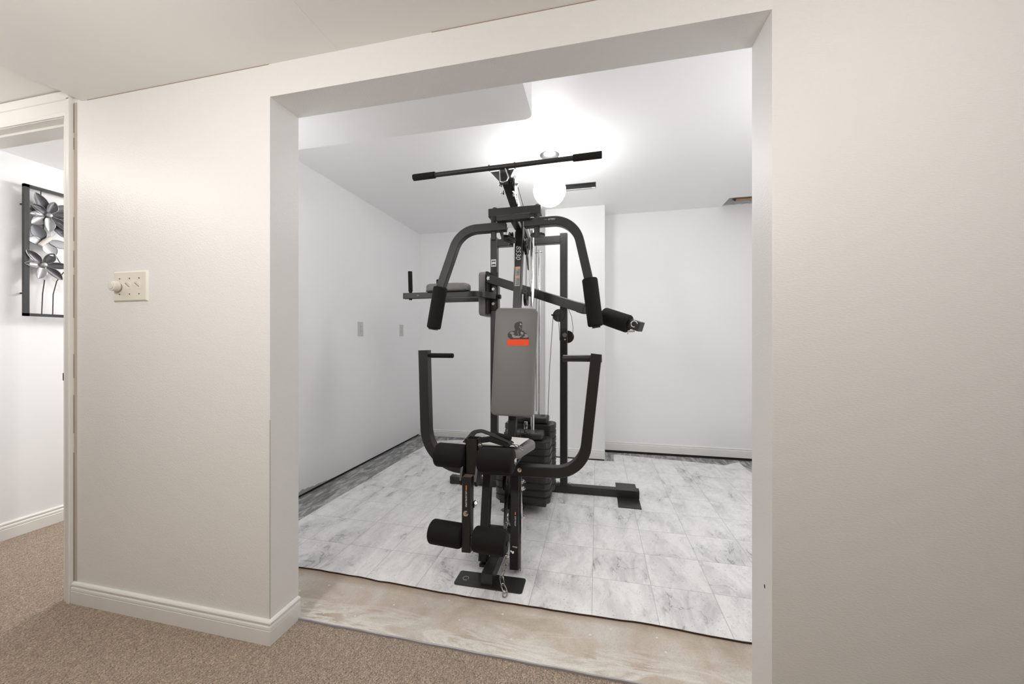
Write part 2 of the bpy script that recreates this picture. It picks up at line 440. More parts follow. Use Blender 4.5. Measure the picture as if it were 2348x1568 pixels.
# dropped bulkhead just behind the header, rounded corner
bm = BM()
pl = [(XL, YB), (-0.313, YB)]
for k in range(7):
    a = k / 6 * math.pi / 2; pl.append((-0.313 - 0.04 + 0.04 * math.cos(a), 1.85 - 0.04 + 0.04 * math.sin(a)))
pl.append((XL, 1.85))
poly(bm, [(x, y, 2.196) for x, y in pl], 0.16, (0, 0, 1))
struct('ceiling', bm, M['gymceil'])
# drywall joint line on the near ceiling, slightly raised tape
bm = BM(); box(bm, -0.885, -0.865, -1.5, YF, ZC - 0.0006, ZC + 0.001); struct('ceiling', bm, M['ceil'])
# ------------------------------------------------------------------ baseboards
PROF = [(0, 0), (0.013, 0), (0.013, 0.050), (0.0115, 0.0515), (0.0115, 0.0535), (0.0135, 0.056), (0.0125, 0.064), (0.0085, 0.068), (0.0085, 0.0705), (0.012, 0.0735), (0.012, 0.079), (0.0085, 0.083), (0.004, 0.0845), (0, 0.085)]
def baseboard(name, path, z, side=1, h=1.0, m='trim'):
    """path: list of (x,y); profile grows to the left of travel (side=1) or right (-1)"""
    bm = BM(); P = [V((x, y, 0)) for x, y in path]; rings = []
    for i, p in enumerate(P):
        ns = []
        if i > 0: d = (P[i] - P[i - 1]).normalized(); ns.append(V((-d.y, d.x, 0)) * side)
        if i < len(P) - 1: d = (P[i + 1] - P[i]).normalized(); ns.append(V((-d.y, d.x, 0)) * side)
        nn = ns[0] if len(ns) == 1 else (ns[0] + ns[1]) / (1 + ns[0].dot(ns[1]))
        rings.append([bm.verts.new(p + nn * a + V((0, 0, z + b * h))) for a, b in PROF])
    for A, B in zip(rings, rings[1:]):
        for j in range(len(PROF)): bm.faces.new((A[j], A[(j + 1) % len(PROF)], B[(j + 1) % len(PROF)], B[j]))
    bm.faces.new(rings[0][::-1]); bm.faces.new(rings[-1])
    return struct(name, bm, M[m])
baseboard('baseboard_front', [(-2.122, YF), (OX0, YF), (OX0, 1.250)], 0.0, -1)
baseboard('baseboard_back', [(XL, 4.056), (-0.485, 4.056)], -0.012, -1, 0.92)
baseboard('baseboard_back', [(-0.485, 3.569), (0.069, 3.569)], -0.002, -1)
baseboard('baseboard_back', [(0.069, 3.857), (1.6, 3.857)], 0.009, -1)
baseboard('baseboard_hall', [(-3.16, YB), (-3.16, 4.1)], 0.0, -1, 1.12)
bm = BM(); box(bm, 0.069, 1.6, 3.850, 3.858, ZS, 0.010); box(bm, -0.485, 0.065, 3.563, 3.570, ZS, -0.001); box(bm, XL, -0.485, 4.050, 4.057, ZS, -0.011); struct('baseboard_back', bm, M['dark'])
# ------------------------------------------------------------------ door casing
def casing(bm, p0, p1, width_dir, w, th):
    """flat moulding along p0-p1; profile across width_dir (outer edge thick), standing out in -Y"""
    prof = [(0, 0), (0, th * 0.45), (w * 0.12, th * 0.62), (w * 0.2, th * 0.55), (w * 0.45, th * 0.72), (w * 0.6, th * 0.78), (w * 0.63, th * 1.0), (w * 0.97, th), (w, th * 0.92), (w, 0)]
    wd = V(width_dir); rings = []
    for p in (p0, p1): rings.append([bm.verts.new(V(p) + wd * a + V((0, -b, 0))) for a, b in prof])
    A, B = rings; n = len(prof)
    for j in range(n): bm.faces.new((A[j], A[(j + 1) % n], B[(j + 1) % n], B[j]))
    bm.faces.new(A[::-1]); bm.faces.new(B)
dr = bpy.data.objects.new('door_1', None); C.objects.link(dr); dr.location = (-2.55, YF, 0); dr['kind'] = 'structure'
bm = BM(); casing(bm, (-2.169, YF, 0.0), (-2.169, YF, 2.088), (1, 0, 0), 0.044, 0.017); new('casing_leg', bm, M['trim'], dr)
bm = BM(); casing(bm, (-2.96, YF, 2.024), (-2.128, YF, 2.024), (0, 0, 1), 0.097, 0.017); new('casing_head', bm, M['trim'], dr)
bm = BM(); casing(bm, (-2.935, YF, 0.0), (-2.935, YF, 2.03), (-1, 0, 0), 0.05, 0.017); new('casing_leg', bm, M['trim'], dr)
bm = BM()
box(bm, -2.185, -2.171, YF - 0.001, YB + 0.0, 0.0, 2.03); box(bm, -2.93, -2.916, YF - 0.001, YB, 0.0, 2.03)
box(bm, -2.93, -2.171, YF - 0.001, YB - 0.018, 2.022, 2.036)
new('jamb', bm, M['trim'], dr)
bm = BM(); box(bm, -2.916, -2.185, 1.152, 1.19, 2.012, 2.023); box(bm, -2.916, -2.905, 1.152, 1.19, 0, 2.02); new('door_stop', bm, M['trim'], dr)
bm = BM(); box(bm, -2.1905, -2.184, 1.128, 1.142, 0.905, 0.962, 0.002); box(bm, -2.1925, -2.188, 1.119, 1.131, 0.918, 0.950, 0.0015); new('strike_plate', bm, M['brass'], dr)
# darker beige strip with a cracked line beside the casing
bm = BM(); z = 0.086
box(bm, -2.1255, -2.108, YF - 0.0015, YF, 0.086, 2.075)
struct('trim_2', bm, M['beige_strip'])
bm = BM()
for a, b_ in ((0.086, 0.62), (0.70, 0.86), (0.93, 1.03), (1.18, 1.36), (1.39, 1.46), (1.50, 1.60), (1.88, 1.93), (1.95, 2.072)):
    box(bm, -2.1256, -2.1236, YF - 0.0022, YF + 0.001, a, b_)
struct('trim_3', bm, M['dark'])
bm = BM(); box(bm, -2.05, -1.15, YF - 0.0012, YF + 0.001, ZC - 0.0013, ZC + 0.001); box(bm, -0.52, 0.18, YF - 0.001, YF + 0.001, ZC - 0.0015, ZC + 0.001); struct('trim_7', bm, mat('brown_crack', (0.38, 0.27, 0.21), 0.8))
bm = BM(); box(bm, OX0 - 0.0006, OX0 + 0.0004, YF - 0.0006, YF + 0.0012, 0.086, 0.80); struct('trim_8', bm, mat('corner_crack', (0.40, 0.36, 0.32), 0.8))
random.seed(21)
bm = BM()
for x, z, sx_, sz_ in ((-1.562, 0.705, 0.005, 0.004), (-1.57, 0.702, 0.002, 0.005), (-1.80, 0.36, 0.004, 0.002), (-1.33, 0.33, 0.003, 0.002), (-1.53, 0.315, 0.004, 0.002), (-1.90, 0.395, 0.003, 0.002), (-1.36, 0.14, 0.010, 0.002), (0.83, 0.62, 0.004, 0.002), (0.90, 0.80, 0.006, 0.003), (0.73, 0.35, 0.003, 0.002), (0.495, 0.72, 0.004, 0.006)):
    poly(bm, [(x + sx_ * math.cos(k * 1.05) * random.uniform(0.6, 1), YF - 0.0004, z + sz_ * math.sin(k * 1.05) * random.uniform(0.6, 1)) for k in range(6)], 0.0006, (0, 1, 0))
struct('trim_9', bm, M['patch'])
bm = BM(); poly(bm, [(OX1 - 0.0004, 1.165 + 0.004 * math.cos(k), 0.405 + 0.006 * math.sin(k)) for k in range(6)], 0.0006, (1, 0, 0)); struct('trim_10', bm, M['dark'])
# torn drywall foot of the left wall and ragged patches
bm = BM(); pts = [(XL + 0.001, 2.02, 0.006)]
top = []
random.seed(3)
n = 26
for i in range(n + 1):
    y = 2.02 + i * 0.62 / n
    z = 0.036 * (1 - abs(i - 7) / 19) ** 1.0 * (0.65 + 0.5 * random.random()) + 0.004
    top.append((XL + 0.001, y, max(z, 0.008)))
poly(bm, [(XL + 0.0008, 2.02, 0.006)] + top + [(XL + 0.0008, 2.64, 0.006)], 0.0012, (1, 0, 0))
struct('trim_4', bm, mat('torn_paper', (0.40, 0.395, 0.39), 0.8))

# ------------------------------------------------------------------ loose vinyl sheet
bm = BM(); random.seed(11)
out = []
n = 60
for i in range(n + 1):
    x = -1.773 + i * (1.42 + 1.773) / n
    tt = (x + 1.416) / (0.543 + 1.416)
    y = 1.545 - 0.022 * tt + 0.004 * math.sin(x * 9) + random.uniform(-0.0025, 0.0025) - 0.012 * math.exp(-((x + 0.55) / 0.22) ** 2)
    out.append((x, y))
out += [(1.42, 3.30), (1.252, 3.50), (1.248, 3.765), (1.20, 3.735), (1.10, 3.648), (0.95, 3.668), (0.71, 3.70), (0.4, 3.735), (0.163, 3.765), (0.150, 3.72), (0.150, 3.545), (0.08, 3.535), (-0.2, 3.54), (-0.50, 3.545), (-0.54, 3.93), (-0.9, 3.945), (-1.5, 3.94), (-1.70, 3.86), (-1.76, 3.70), (-1.775, 3.3), (-1.768, 2.6), (-1.776, 2.1)]
th = 0.006
va_, vb_ = [], []
zb = ZS + 0.0004
poly(bm, [(x, y, zb) for x, y in out], th, (0, 0, 1))
o = tag(new('vinyl_flooring_sheet', bm, M['vinyl'], origin=None), 'loose white marble-look vinyl sheet with ragged front edge lying on the concrete', 'flooring')
ZV = zb + th
# brown ragged front edge, with the underside shadow painted into its dark tone
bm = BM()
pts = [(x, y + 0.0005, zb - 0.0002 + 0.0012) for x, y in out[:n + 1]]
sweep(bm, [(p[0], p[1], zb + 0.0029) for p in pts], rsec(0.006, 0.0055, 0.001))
new('torn_edge', bm, mat('brown_edge_shade', (0.045, 0.022, 0.01), 0.9), o)

# ------------------------------------------------------------------ switch plate
sx0, sx1, sz0, sz1 = -1.897, -1.717, 1.240, 1.362
sp = thing('switch_plate', 'ivory three-gang switch plate with round dimmer knob and two toggles on the front wall', 'light switch', (-1.807, YF, 1.301))
bm = BM(); box(bm, sx0, sx1, YF - 0.0065, YF + 0.001, sz0, sz1)
fe = [e for e in bm.edges if all(abs(v.co.y - (YF - 0.0065)) < 1e-5 for v in e.verts)]
bmesh.ops.bevel(bm, geom=fe, offset=0.006, segments=1, affect='EDGES')
new('faceplate', bm, M['ivory'], sp)
gx = [-1.807 - 0.053, -1.807, -1.807 + 0.050]
bm = BM(); cyl(bm, (gx[0], YF - 0.006, 1.301), (gx[0], YF - 0.012, 1.301), 0.008, 20)
cyl(bm, (gx[0], YF - 0.012, 1.301), (gx[0], YF - 0.034, 1.301), 0.0195, 32, 0.003)
kn = new('dimmer_knob', bm, M['ivory2'], sp, True)
bm = BM(); cyl(bm, (gx[0], YF - 0.033, 1.301), (gx[0], YF - 0.036, 1.301), 0.0125, 28, 0.001); new('knob_cap', bm, M['ivory'], kn, True)
for x in gx[1:]:
    bm = BM(); box(bm, x - 0.006, x + 0.006, YF - 0.0075, YF - 0.004, 1.289, 1.313, 0.0008)
    tg = new('toggle', bm, M['ivory'], sp)
    bm = BM(); poly(bm, [(x - 0.004, YF - 0.006, 1.296), (x - 0.004, YF - 0.006, 1.306), (x - 0.003, YF - 0.022, 1.317), (x - 0.003, YF - 0.022, 1.311)], 0.0075, (1, 0, 0)); new('lever', bm, M['ivory2'], tg)
for x in gx:
    for z in (1.270, 1.332):
        bm = BM(); cyl(bm, (x, YF - 0.006, z), (x, YF - 0.0075, z), 0.0028, 12); new('screw', bm, M['screw'], sp)
# ------------------------------------------------------------------ outlets
def outlet(y, z, label):
    o = thing('wall_outlet', label, 'outlet', (XL, y, z), 'duplex outlets on the gym room side wall')
    bm = BM(); box(bm, XL - 0.001, XL + 0.006, y - 0.036, y + 0.036, z - 0.061, z + 0.061, 0.0015, 1); new('cover', bm, M['outlet'], o)
    for dz in (-0.020, 0.020):
        bm = BM(); cyl(bm, (XL + 0.005, y, z + dz), (XL + 0.0075, y, z + dz), 0.0165, 20)
        s = new('socket', bm, M['outlet'], o)
        bm = BM()
        for dy in (-0.006, 0.006): box(bm, XL + 0.0072, XL + 0.0078, y + dy - 0.001, y + dy + 0.001, z + dz, z + dz + 0.008)
        cyl(bm, (XL + 0.0072, y, z + dz - 0.006), (XL + 0.0078, y, z + dz - 0.006), 0.0022, 8); new('slots', bm, M['dark'], s)
    bm = BM(); cyl(bm, (XL + 0.006, y, z), (XL + 0.0072, y, z), 0.0025, 10); new('screw', bm, M['screw'], o)
outlet(2.924, 1.195, 'nearer duplex outlet on the side wall, the left one of the pair')
outlet(3.634, 1.203, 'farther duplex outlet on the side wall, closest to the back corner')

# ------------------------------------------------------------------ globe pendant
gp = thing('pendant_lamp', 'glowing white glass globe lamp hanging from the gym room ceiling', 'lamp', (-0.3145, 2.53, ZG))
GX, GY = -0.3145, 2.53
bm = BM(); n = 36; prof = [(0.0, 0.0), (0.066, 0.0), (0.066, -0.004), (0.060, -0.010), (0.040, -0.016), (0.020, -0.019), (0.0055, -0.020), (0.0, -0.020)]
rings = [[bm.verts.new((GX + r * math.cos(2 * math.pi * i / n), GY + r * math.sin(2 * math.pi * i / n), ZG + z)) for i in range(n)] for r, z in prof[1:-1]]
for A, B in zip(rings, rings[1:]):
    for j in range(n): bm.faces.new((A[j], A[(j + 1) % n], B[(j + 1) % n], B[j]))
bm.faces.new(rings[0]); bm.faces.new(rings[-1][::-1])
new('canopy', bm, M['steel'], gp, True)
bm = BM(); cyl(bm, (GX, GY, ZG - 0.018), (GX, GY, 2.205), 0.0022, 10); new('stem', bm, M['steel'], gp, True)
bm = BM(); sphere(bm, (GX, GY, 2.106), 0.1085, 48); new('globe_shade', bm, M['globe'], gp, True)

# ------------------------------------------------------------------ open duct slot and torn hole in the ceiling
vt = thing('ceiling_vent', 'open metal duct slot without a grille in the ceiling behind the globe lamp', 'vent', (-0.17, 3.10, ZG))
bm = BM()
x0, x1, y0, y1 = -0.332, -0.013, 3.038, 3.162
for a in ((x0, x1, y0, y0 + 0.001), (x0, x1, y1 - 0.001, y1), (x0, x0 + 0.001, y0, y1), (x1 - 0.001, x1, y0, y1)): box(bm, *a, ZG - 0.002, ZG + 0.12)
box(bm, x0, x1, y0, y1, ZG + 0.12, ZG + 0.122)
new('duct_boot', bm, M['steel'], vt)
bm = BM(); box(bm, x0, x1, y1 - 0.022, y1 - 0.012, ZG - 0.003, ZG + 0.001); box(bm, x1 - 0.03, x1, y1 - 0.03, y1, ZG - 0.001, ZG + 0.0005); new('torn_flange', bm, M['patch'], vt)
bm = BM(); box(bm, 1.222, 1.6, 3.735, 3.775, ZG + 0.016, 2.49); struct('trim_5', bm, M['wood'])
bm = BM(); poly(bm, [(1.12, 3.70, ZG + 0.10), (1.12, 3.853, ZG + 0.015), (1.235, 3.853, ZG + 0.03), (1.225, 3.72, ZG + 0.09)], 0.002, (0, 0.3, 1)); struct('trim_11', bm, M['foil'])
bm = BM()
random.seed(5); nx, ny = 14, 5; g_ = []
for j in range(ny):
    g_.append([bm.verts.new((1.14 + i * 0.033, 3.81 + j * 0.011, ZG + 0.006 + 0.03 * (1 - j / 4) * (0.4 + random.random()) + 0.01 * random.random())) for i in range(nx)])
for j in range(ny - 1):
    for i in range(nx - 1): bm.faces.new((g_[j][i], g_[j][i + 1], g_[j + 1][i + 1], g_[j + 1][i]))
tag(new('crumpled_foil', bm, M['foil'], origin=(1.35, 3.83, ZG)), 'crumpled grey foil scrap poking out of the torn ceiling hole at right', 'foil')

# ------------------------------------------------------------------ metal flower wall art (hall wall, plane X = XA)
XA = -3.125
art = thing('wall_art', 'black framed metal flower wall art with butterfly seen through the left doorway', 'wall art', (XA, 1.58, 1.224))
ay0, ay1, az0, az1 = 1.436, 1.74, 1.226, 1.965
bm = BM()
for a in ((ay0, ay0 + 0.020, az0, az1), (ay1 - 0.020, ay1, az0, az1), (ay0, ay1, az0, az0 + 0.016), (ay0, ay1, az1 - 0.016, az1)): box(bm, XA - 0.008, XA + 0.012, *a)
for zz in (1.35, 1.85): box(bm, -3.16, XA - 0.004, ay0 + 0.004, ay0 + 0.012, zz, zz + 0.008); box(bm, -3.16, XA - 0.004, ay1 - 0.012, ay1 - 0.004, zz, zz + 0.008)
new('frame', bm, M['art_frame'], art)
def petal(bm, cy, cz, ang, L, W, x=XA, cup=0.010, r0=0.012):
    ca, sa = math.cos(ang), math.sin(ang); N = 9; rows = []
    for i in range(N + 1):
        f = i / N; wd = W / 2 * (math.sin(math.pi * min(1, f * 0.93 + 0.07)) ** 0.7)
        row = []
        for k in (-1, -0.5, 0, 0.5, 1):
            a = r0 + f * L; b = wd * k
            xx = x + 0.004 + cup * (abs(k) ** 2) * math.sin(math.pi * f) + 0.008 * f
            row.append(bm.verts.new((xx, cy + ca * a - sa * b, cz + sa * a + ca * b)))
        rows.append(row)
    for A, B in zip(rows, rows[1:]):
        for j in range(4): bm.faces.new((A[j], A[j + 1], B[j + 1], B[j]))
def edge_wire(bm, cy, cz, ang, L, W, x=XA, cup=0.010, r0=0.012):
    ca, sa = math.cos(ang), math.sin(ang); pts = []
    N = 12
    for s_, rng in ((1, range(N + 1)), (-1, range(N - 1, 0, -1))):
        for i in rng:
            f = i / N; wd = W / 2 * (math.sin(math.pi * min(1, f * 0.93 + 0.07)) ** 0.7)
            a = r0 + f * L; b = wd * s_
            pts.append((x + 0.004 + cup * math.sin(math.pi * f) + 0.008 * f, cy + ca * a - sa * b, cz + sa * a + ca * b))
    sweep(bm, pts, csec(0.0011, 6), closed=True, cap=False)
def flower(cy, cz, petals, mats):
    fl = None
    bm = BM(); sphere(bm, (XA + 0.012, cy, cz), 0.015, 16, (0.6, 1, 1)); fl = new('flower', bm, M['silver'], art, True)
    for (ang, L, W, mi, lay) in petals:
        a = math.radians(ang)
        bm = BM(); petal(bm, cy, cz, a, L, W, XA - 0.006 * lay); p = new('petal', bm, M[mats[mi]], fl, True)
        bm = BM(); edge_wire(bm, cy, cz, a, L, W, XA - 0.006 * lay)
        e_ = new('petal_rim', bm, M['silver'], fl, True)
MG = ('silver', 'gun')
flower(1.534, 1.818, [(150, 0.070, 0.040, 1, 0), (190, 0.066, 0.036, 0, 0), (270, 0.085, 0.045, 0, 0), (75, 0.075, 0.045, 1, 0), (15, 0.095, 0.045, 1, 0), (-40, 0.10, 0.042, 1, 0), (225, 0.085, 0.05, 0, 1), (115, 0.115, 0.055, 1, 1), (165, 0.086, 0.044, 0, 1), (40, 0.115, 0.06, 1, 1), (-15, 0.13, 0.05, 1, 1), (-60, 0.12, 0.05, 1, 1)], MG)
flower(1.513, 1.525, [(135, 0.088, 0.042, 1, 0), (62, 0.075, 0.045, 1, 0), (5, 0.095, 0.038, 1, 0), (-45, 0.095, 0.042, 1, 0), (-105, 0.075, 0.042, 0, 0), (183, 0.064, 0.038, 0, 0)], MG)
# butterfly
bcx, bcz = 1.521, 1.663
bm = BM(); sweep(bm, [(XA + 0.014, bcx - 0.025, bcz - 0.030), (XA + 0.016, bcx - 0.01, bcz - 0.008), (XA + 0.016, bcx + 0.018, bcz + 0.026)], csec(0.0115, 12)); bf = new('butterfly', bm, M['cream'], art, True)
for ang, L, W, mi in ((125, 0.085, 0.062, 1), (185, 0.062, 0.045, 0), (-5, 0.095, 0.045, 0), (-70, 0.075, 0.060, 0)):
    bm = BM(); petal(bm, bcx, bcz, math.radians(ang), L, W, XA, 0.004); new('wing', bm, M[MG[mi]], bf, True)
    bm = BM(); edge_wire(bm, bcx, bcz, math.radians(ang), L, W, XA, 0.004); new('wing_rim', bm, M['art_frame'], bf, True)
for s_ in (0, 1):
    bm = BM(); sweep(bm, [(XA + 0.016, bcx + 0.018, bcz + 0.026), (XA + 0.02, bcx + 0.01 + 0.03 * s_, bcz + 0.065), (XA + 0.02, bcx - 0.01 + 0.075 * s_, bcz + 0.082 - 0.012 * s_)], csec(0.0008, 6)); new('antenna', bm, M['silver'], bf)
for pts in ([(1.520, 1.44), (1.512, 1.36), (1.508, 1.235)], [(1.60, 1.50), (1.57, 1.44), (1.555, 1.36), (1.553, 1.235)], [(1.556, 1.61), (1.58, 1.56), (1.62, 1.50), (1.66, 1.42)], [(1.515, 1.72), (1.515, 1.79)], [(1.505, 1.955), (1.505, 1.90)], [(1.60, 1.50), (1.615, 1.44), (1.69, 1.39), (1.70, 1.235)]):
    bm = BM(); sweep(bm, [(XA + 0.001, y, z) for y, z in pts], csec(0.0025, 8)); new('stem', bm, M['art_frame'], art, True)

# ================================================================== the multi gym
gym = thing('multi_gym', 'large black multi-station home gym with grey pads and weight stacks in the middle room', 'exercise machine', (-0.48, 2.2, ZV))
def part(name, bm, m='black', smooth=True, parent=None): return new(name, bm, M[m], parent or gym, smooth)
# base
bm = BM(); tube(bm, [(-0.480, 1.600, ZV + 0.031), (-0.493, 2.708, ZV + 0.031)], 0.052, 0.052); part('base_beam', bm)
bm = BM()
r = 0.012; pl = []
for cx_, cy_, q in ((-0.317 - r, 1.690 - r, 0), (-0.630 + r, 1.684 - r, 1), (-0.630 + r, 1.584 + r, 2), (-0.317 - r, 1.586 + r, 3)):
    for k in range(6): a = q * math.pi / 2 + k / 5 * math.pi / 2; pl.append((cx_ + r * math.cos(a), cy_ + r * math.sin(a), ZV))
poly(bm, pl, 0.005, (0, 0, 1)); fp = part('foot_plate', bm, smooth=False)
bm = BM()
for k in range(9):
    a0, a1 = math.radians(-20 + k * 28), math.radians(-20 + k * 28 + 22)
    rod(bm, [(-0.588 + 0.013 * math.cos(a0 + (a1 - a0) * i / 4), 1.632 + 0.013 * math.sin(a0 + (a1 - a0) * i / 4), ZV + 0.0053) for i in range(5)], 0.0007, 6)
for dx in (-0.006, 0, 0.006): box(bm, -0.588 + dx - 0.001, -0.588 + dx + 0.001, 1.617, 1.622, ZV + 0.005, ZV + 0.0056)
part('round_sticker_ring', bm, 'white_mark', False, fp)
bm = BM(); tube(bm, [(-1.085, 2.728, ZV + 0.031), (0.278, 2.748, ZV + 0.031)], 0.052, 0.052); part('rear_crossbar', bm)
bm = BM(); tube(bm, [(-1.102, 2.728, ZV + 0.031), (-1.070, 2.728, ZV + 0.031)], 0.056, 0.056, 0.008); part('end_cap', bm, 'blackplastic')
bm = BM(); tube(bm, [(0.262, 2.748, ZV + 0.031), (0.284, 2.748, ZV + 0.031)], 0.056, 0.056, 0.008); part('end_cap', bm, 'blackplastic')
bm = BM(); box(bm, 0.136, 0.282, 2.560, 3.0, ZV, ZV + 0.005, 0.001, 1); box(bm, 0.146, 0.272, 2.718, 2.722, ZV, ZV + 0.04); part('foot_plate', bm, smooth=False)
bm = BM(); box(bm, -1.06, -0.92, 2.72, 2.98, ZV, ZV + 0.005, 0.001, 1); part('foot_plate', bm, smooth=False)
for xc in (-0.757, -0.236):
    bm = BM(); tube(bm, [(xc, 2.738, ZV + 0.057), (xc, 2.738, 1.864)], 0.052, 0.052, up=V((0, 1, 0))); u_ = part('rear_upright', bm)
    for sx_ in (-1, 1):
        bm = BM(); box(bm, xc + sx_ * 0.026 - (0.03 if sx_ < 0 else 0), xc + sx_ * 0.026 + (0.03 if sx_ > 0 else 0), 2.718, 2.758, ZV + 0.057, ZV + 0.061)
        br = part('bracket', bm, parent=u_)
        bm = BM(); hexbolt(bm, (xc + sx_ * 0.042, 2.738, ZV + 0.061), (0, 0, 1), 0.008, 0.010); part('bolt', bm, 'chrome', parent=u_)
    if xc < -0.5:
        bm = BM(); box(bm, xc - 0.019, xc + 0.019, 2.7105, 2.712, 1.645, 1.698); st = part('label_plate', bm, 'white_mark', False, u_)
        bm = BM()
        for zz in (1.652, 1.677): 
            for q in range(3): box(bm, xc - 0.014 + q * 0.010, xc - 0.006 + q * 0.010, 2.7098, 2.7104, zz + 0.003 * (q % 2), zz + 0.014)
        part('label_print', bm, 'dark_mark', False, u_)
    if xc > -0.5:
        bm = BM(); hexbolt(bm, (-0.228, 2.712, 1.130), (0, -1, 0), 0.012, 0.010); part('bolt', bm, 'chrome', parent=u_)
        bm = BM(); cyl(bm, (-0.226, 2.713, 1.098), (-0.226, 2.7105, 1.098), 0.005, 12); part('pin_hole', bm, 'white_mark', parent=u_)
bm = BM(); tube(bm, [(-0.731, 2.738, 1.822), (-0.262, 2.738, 1.822)], 0.050, 0.054); part('top_crossbar', bm)
# main upright: leans back as it rises
def mu(z): f = (z - 0.60) / (1.745 - 0.60); return V((-0.4955 + f * 0.0175, 2.205 + f * 0.125, z))
bm = BM(); tube(bm, [mu(0.045), mu(1.885)], 0.047, 0.052, up=V((0, 1, 0))); mainu = part('main_upright', bm)
ud = (mu(1.8) - mu(0.6)).normalized(); fn = V((1, 0, 0)).cross(ud).normalized()      # faces the camera side (-Y)
if fn.y > 0: fn = -fn
def on_face(z, off=0.0275, dx=0.0): return mu(z) + fn * off + V((dx, 0, 0))
bm = text_bm('8530', 0.04, on_face(1.632), -ud, V((1, 0, 0)), 0.25, fit=(0.089, 0.030)); part('number_print', bm, 'white_mark', False, mainu)
bm = BM(); c0 = on_face(1.484, 0.0268)
for m_, z0_, z1_ in (('label_grey', -0.062, 0.062),):
    a = [c0 + V((sx_ * 0.0165, 0, 0)) + ud * zz for sx_, zz in ((-1, z0_), (1, z0_), (1, z1_), (-1, z1_))]
    poly(bm, a, 0.0006, fn)
lb = part('warning_label', bm, 'label_grey', False, mainu)
for z0_, z1_ in ((0.048, 0.061), (-0.008, 0.001)):
    bm = BM(); poly(bm, [c0 + fn * 0.0007 + V((sx_ * 0.0155, 0, 0)) + ud * zz for sx_, zz in ((-1, z0_), (1, z0_), (1, z1_), (-1, z1_))], 0.0004, fn); part('label_band', bm, 'pale_orange', False, mainu)
bm = BM()
for zz, ln in [(-0.054, .9), (-0.048, .6), (-0.042, .8), (-0.036, .7), (-0.030, .9), (-0.024, .5), (-0.018, .8)]:
    poly(bm, [c0 + fn * 0.0008 + V((q, 0, 0)) + ud * (zz + s_) for q, s_ in ((0.013 - 0.026 * ln, 0), (0.013, 0), (0.013, 0.0022), (0.013 - 0.026 * ln, 0.0022))], 0.0003, fn)
part('warning_print', bm, 'dark_mark', False, mainu)
bm = BM()
for zz, ln in [(0.008, .8), (0.014, .6), (0.020, .9), (0.026, .7), (0.032, .8), (0.040, .4)]:
    poly(bm, [c0 + fn * 0.0008 + V((q, 0, 0)) + ud * (zz + s_) for q, s_ in ((0.013 - 0.026 * ln, 0), (0.013, 0), (0.013, 0.0022), (0.013 - 0.026 * ln, 0.0022))], 0.0003, fn)
part('warning_print', bm, 'dark_mark', False, mainu)
# lat tower beam, pulley and bar cradle
LB0, LB1 = V((-0.492, 2.712, 1.775)), V((-0.508, 2.035, 2.030))
bm = BM(); tube(bm, [LB0, LB1], 0.050, 0.050); part('lat_beam', bm)
ld = (LB1 - LB0).normalized()
tip = V((-0.508, 2.03, 2.008))
bm = BM()
poly(bm, [(-0.580, 2.012, 2.026), (-0.445, 2.012, 2.030), (-0.478, 2.03, 1.985), (-0.534, 2.03, 1.978)], 0.004, (0, 1, 0))
box(bm, -0.532, -0.484, 2.016, 2.05, 1.965, 2.028, 0.002); part('bar_cradle', bm, smooth=False)
bm = BM(); pulley(bm, (-0.470, 2.10, 1.985), (1, 0, 0), 0.042); pw = part('pulley', bm, 'blackplastic')
bm = BM(); box(bm, -0.456, -0.452, 2.07, 2.13, 1.93, 2.02); hexbolt(bm, (-0.452, 2.10, 1.985), (1, 0, 0), 0.009, 0.01); part('pulley_bracket', bm, 'chrome', False)
for p in ((-0.536, 2.09, 1.985), (-0.534, 2.13, 1.955)):
    bm = BM(); hexbolt(bm, p, (-1, 0, 0), 0.010, 0.012); part('bolt', bm, 'chrome')
bm = BM(); hexbolt(bm, (-0.482, 2.16, 1.95), (1, -0.2, -0.3), 0.008, 0.006); part('bolt', bm, 'chrome')
# mount for the butterfly arms
bm = BM(); tube(bm, [(-0.622, 2.140, 1.836), (-0.313, 2.140, 1.836)], 0.055, 0.050); part('arm_mount_tube', bm)
bm = BM(); tube(bm, [(-0.558, 2.075, 1.780), (-0.368, 2.075, 1.784)], 0.045, 0.032); part('arm_stop_bar', bm)
bm = BM(); tube(bm, [(-0.485, 2.31, 1.80), (-0.472, 2.08, 1.80)], 0.045, 0.03); part('mount_neck', bm)
for x in (-0.590, -0.335):
    bm = BM(); cyl(bm, (x, 2.115, 1.675), (x, 2.115, 1.812), 0.0165, 20, 0.002); cyl(bm, (x, 2.14, 1.858), (x, 2.14, 1.872), 0.014, 16, 0.003); part('pivot_pin', bm)
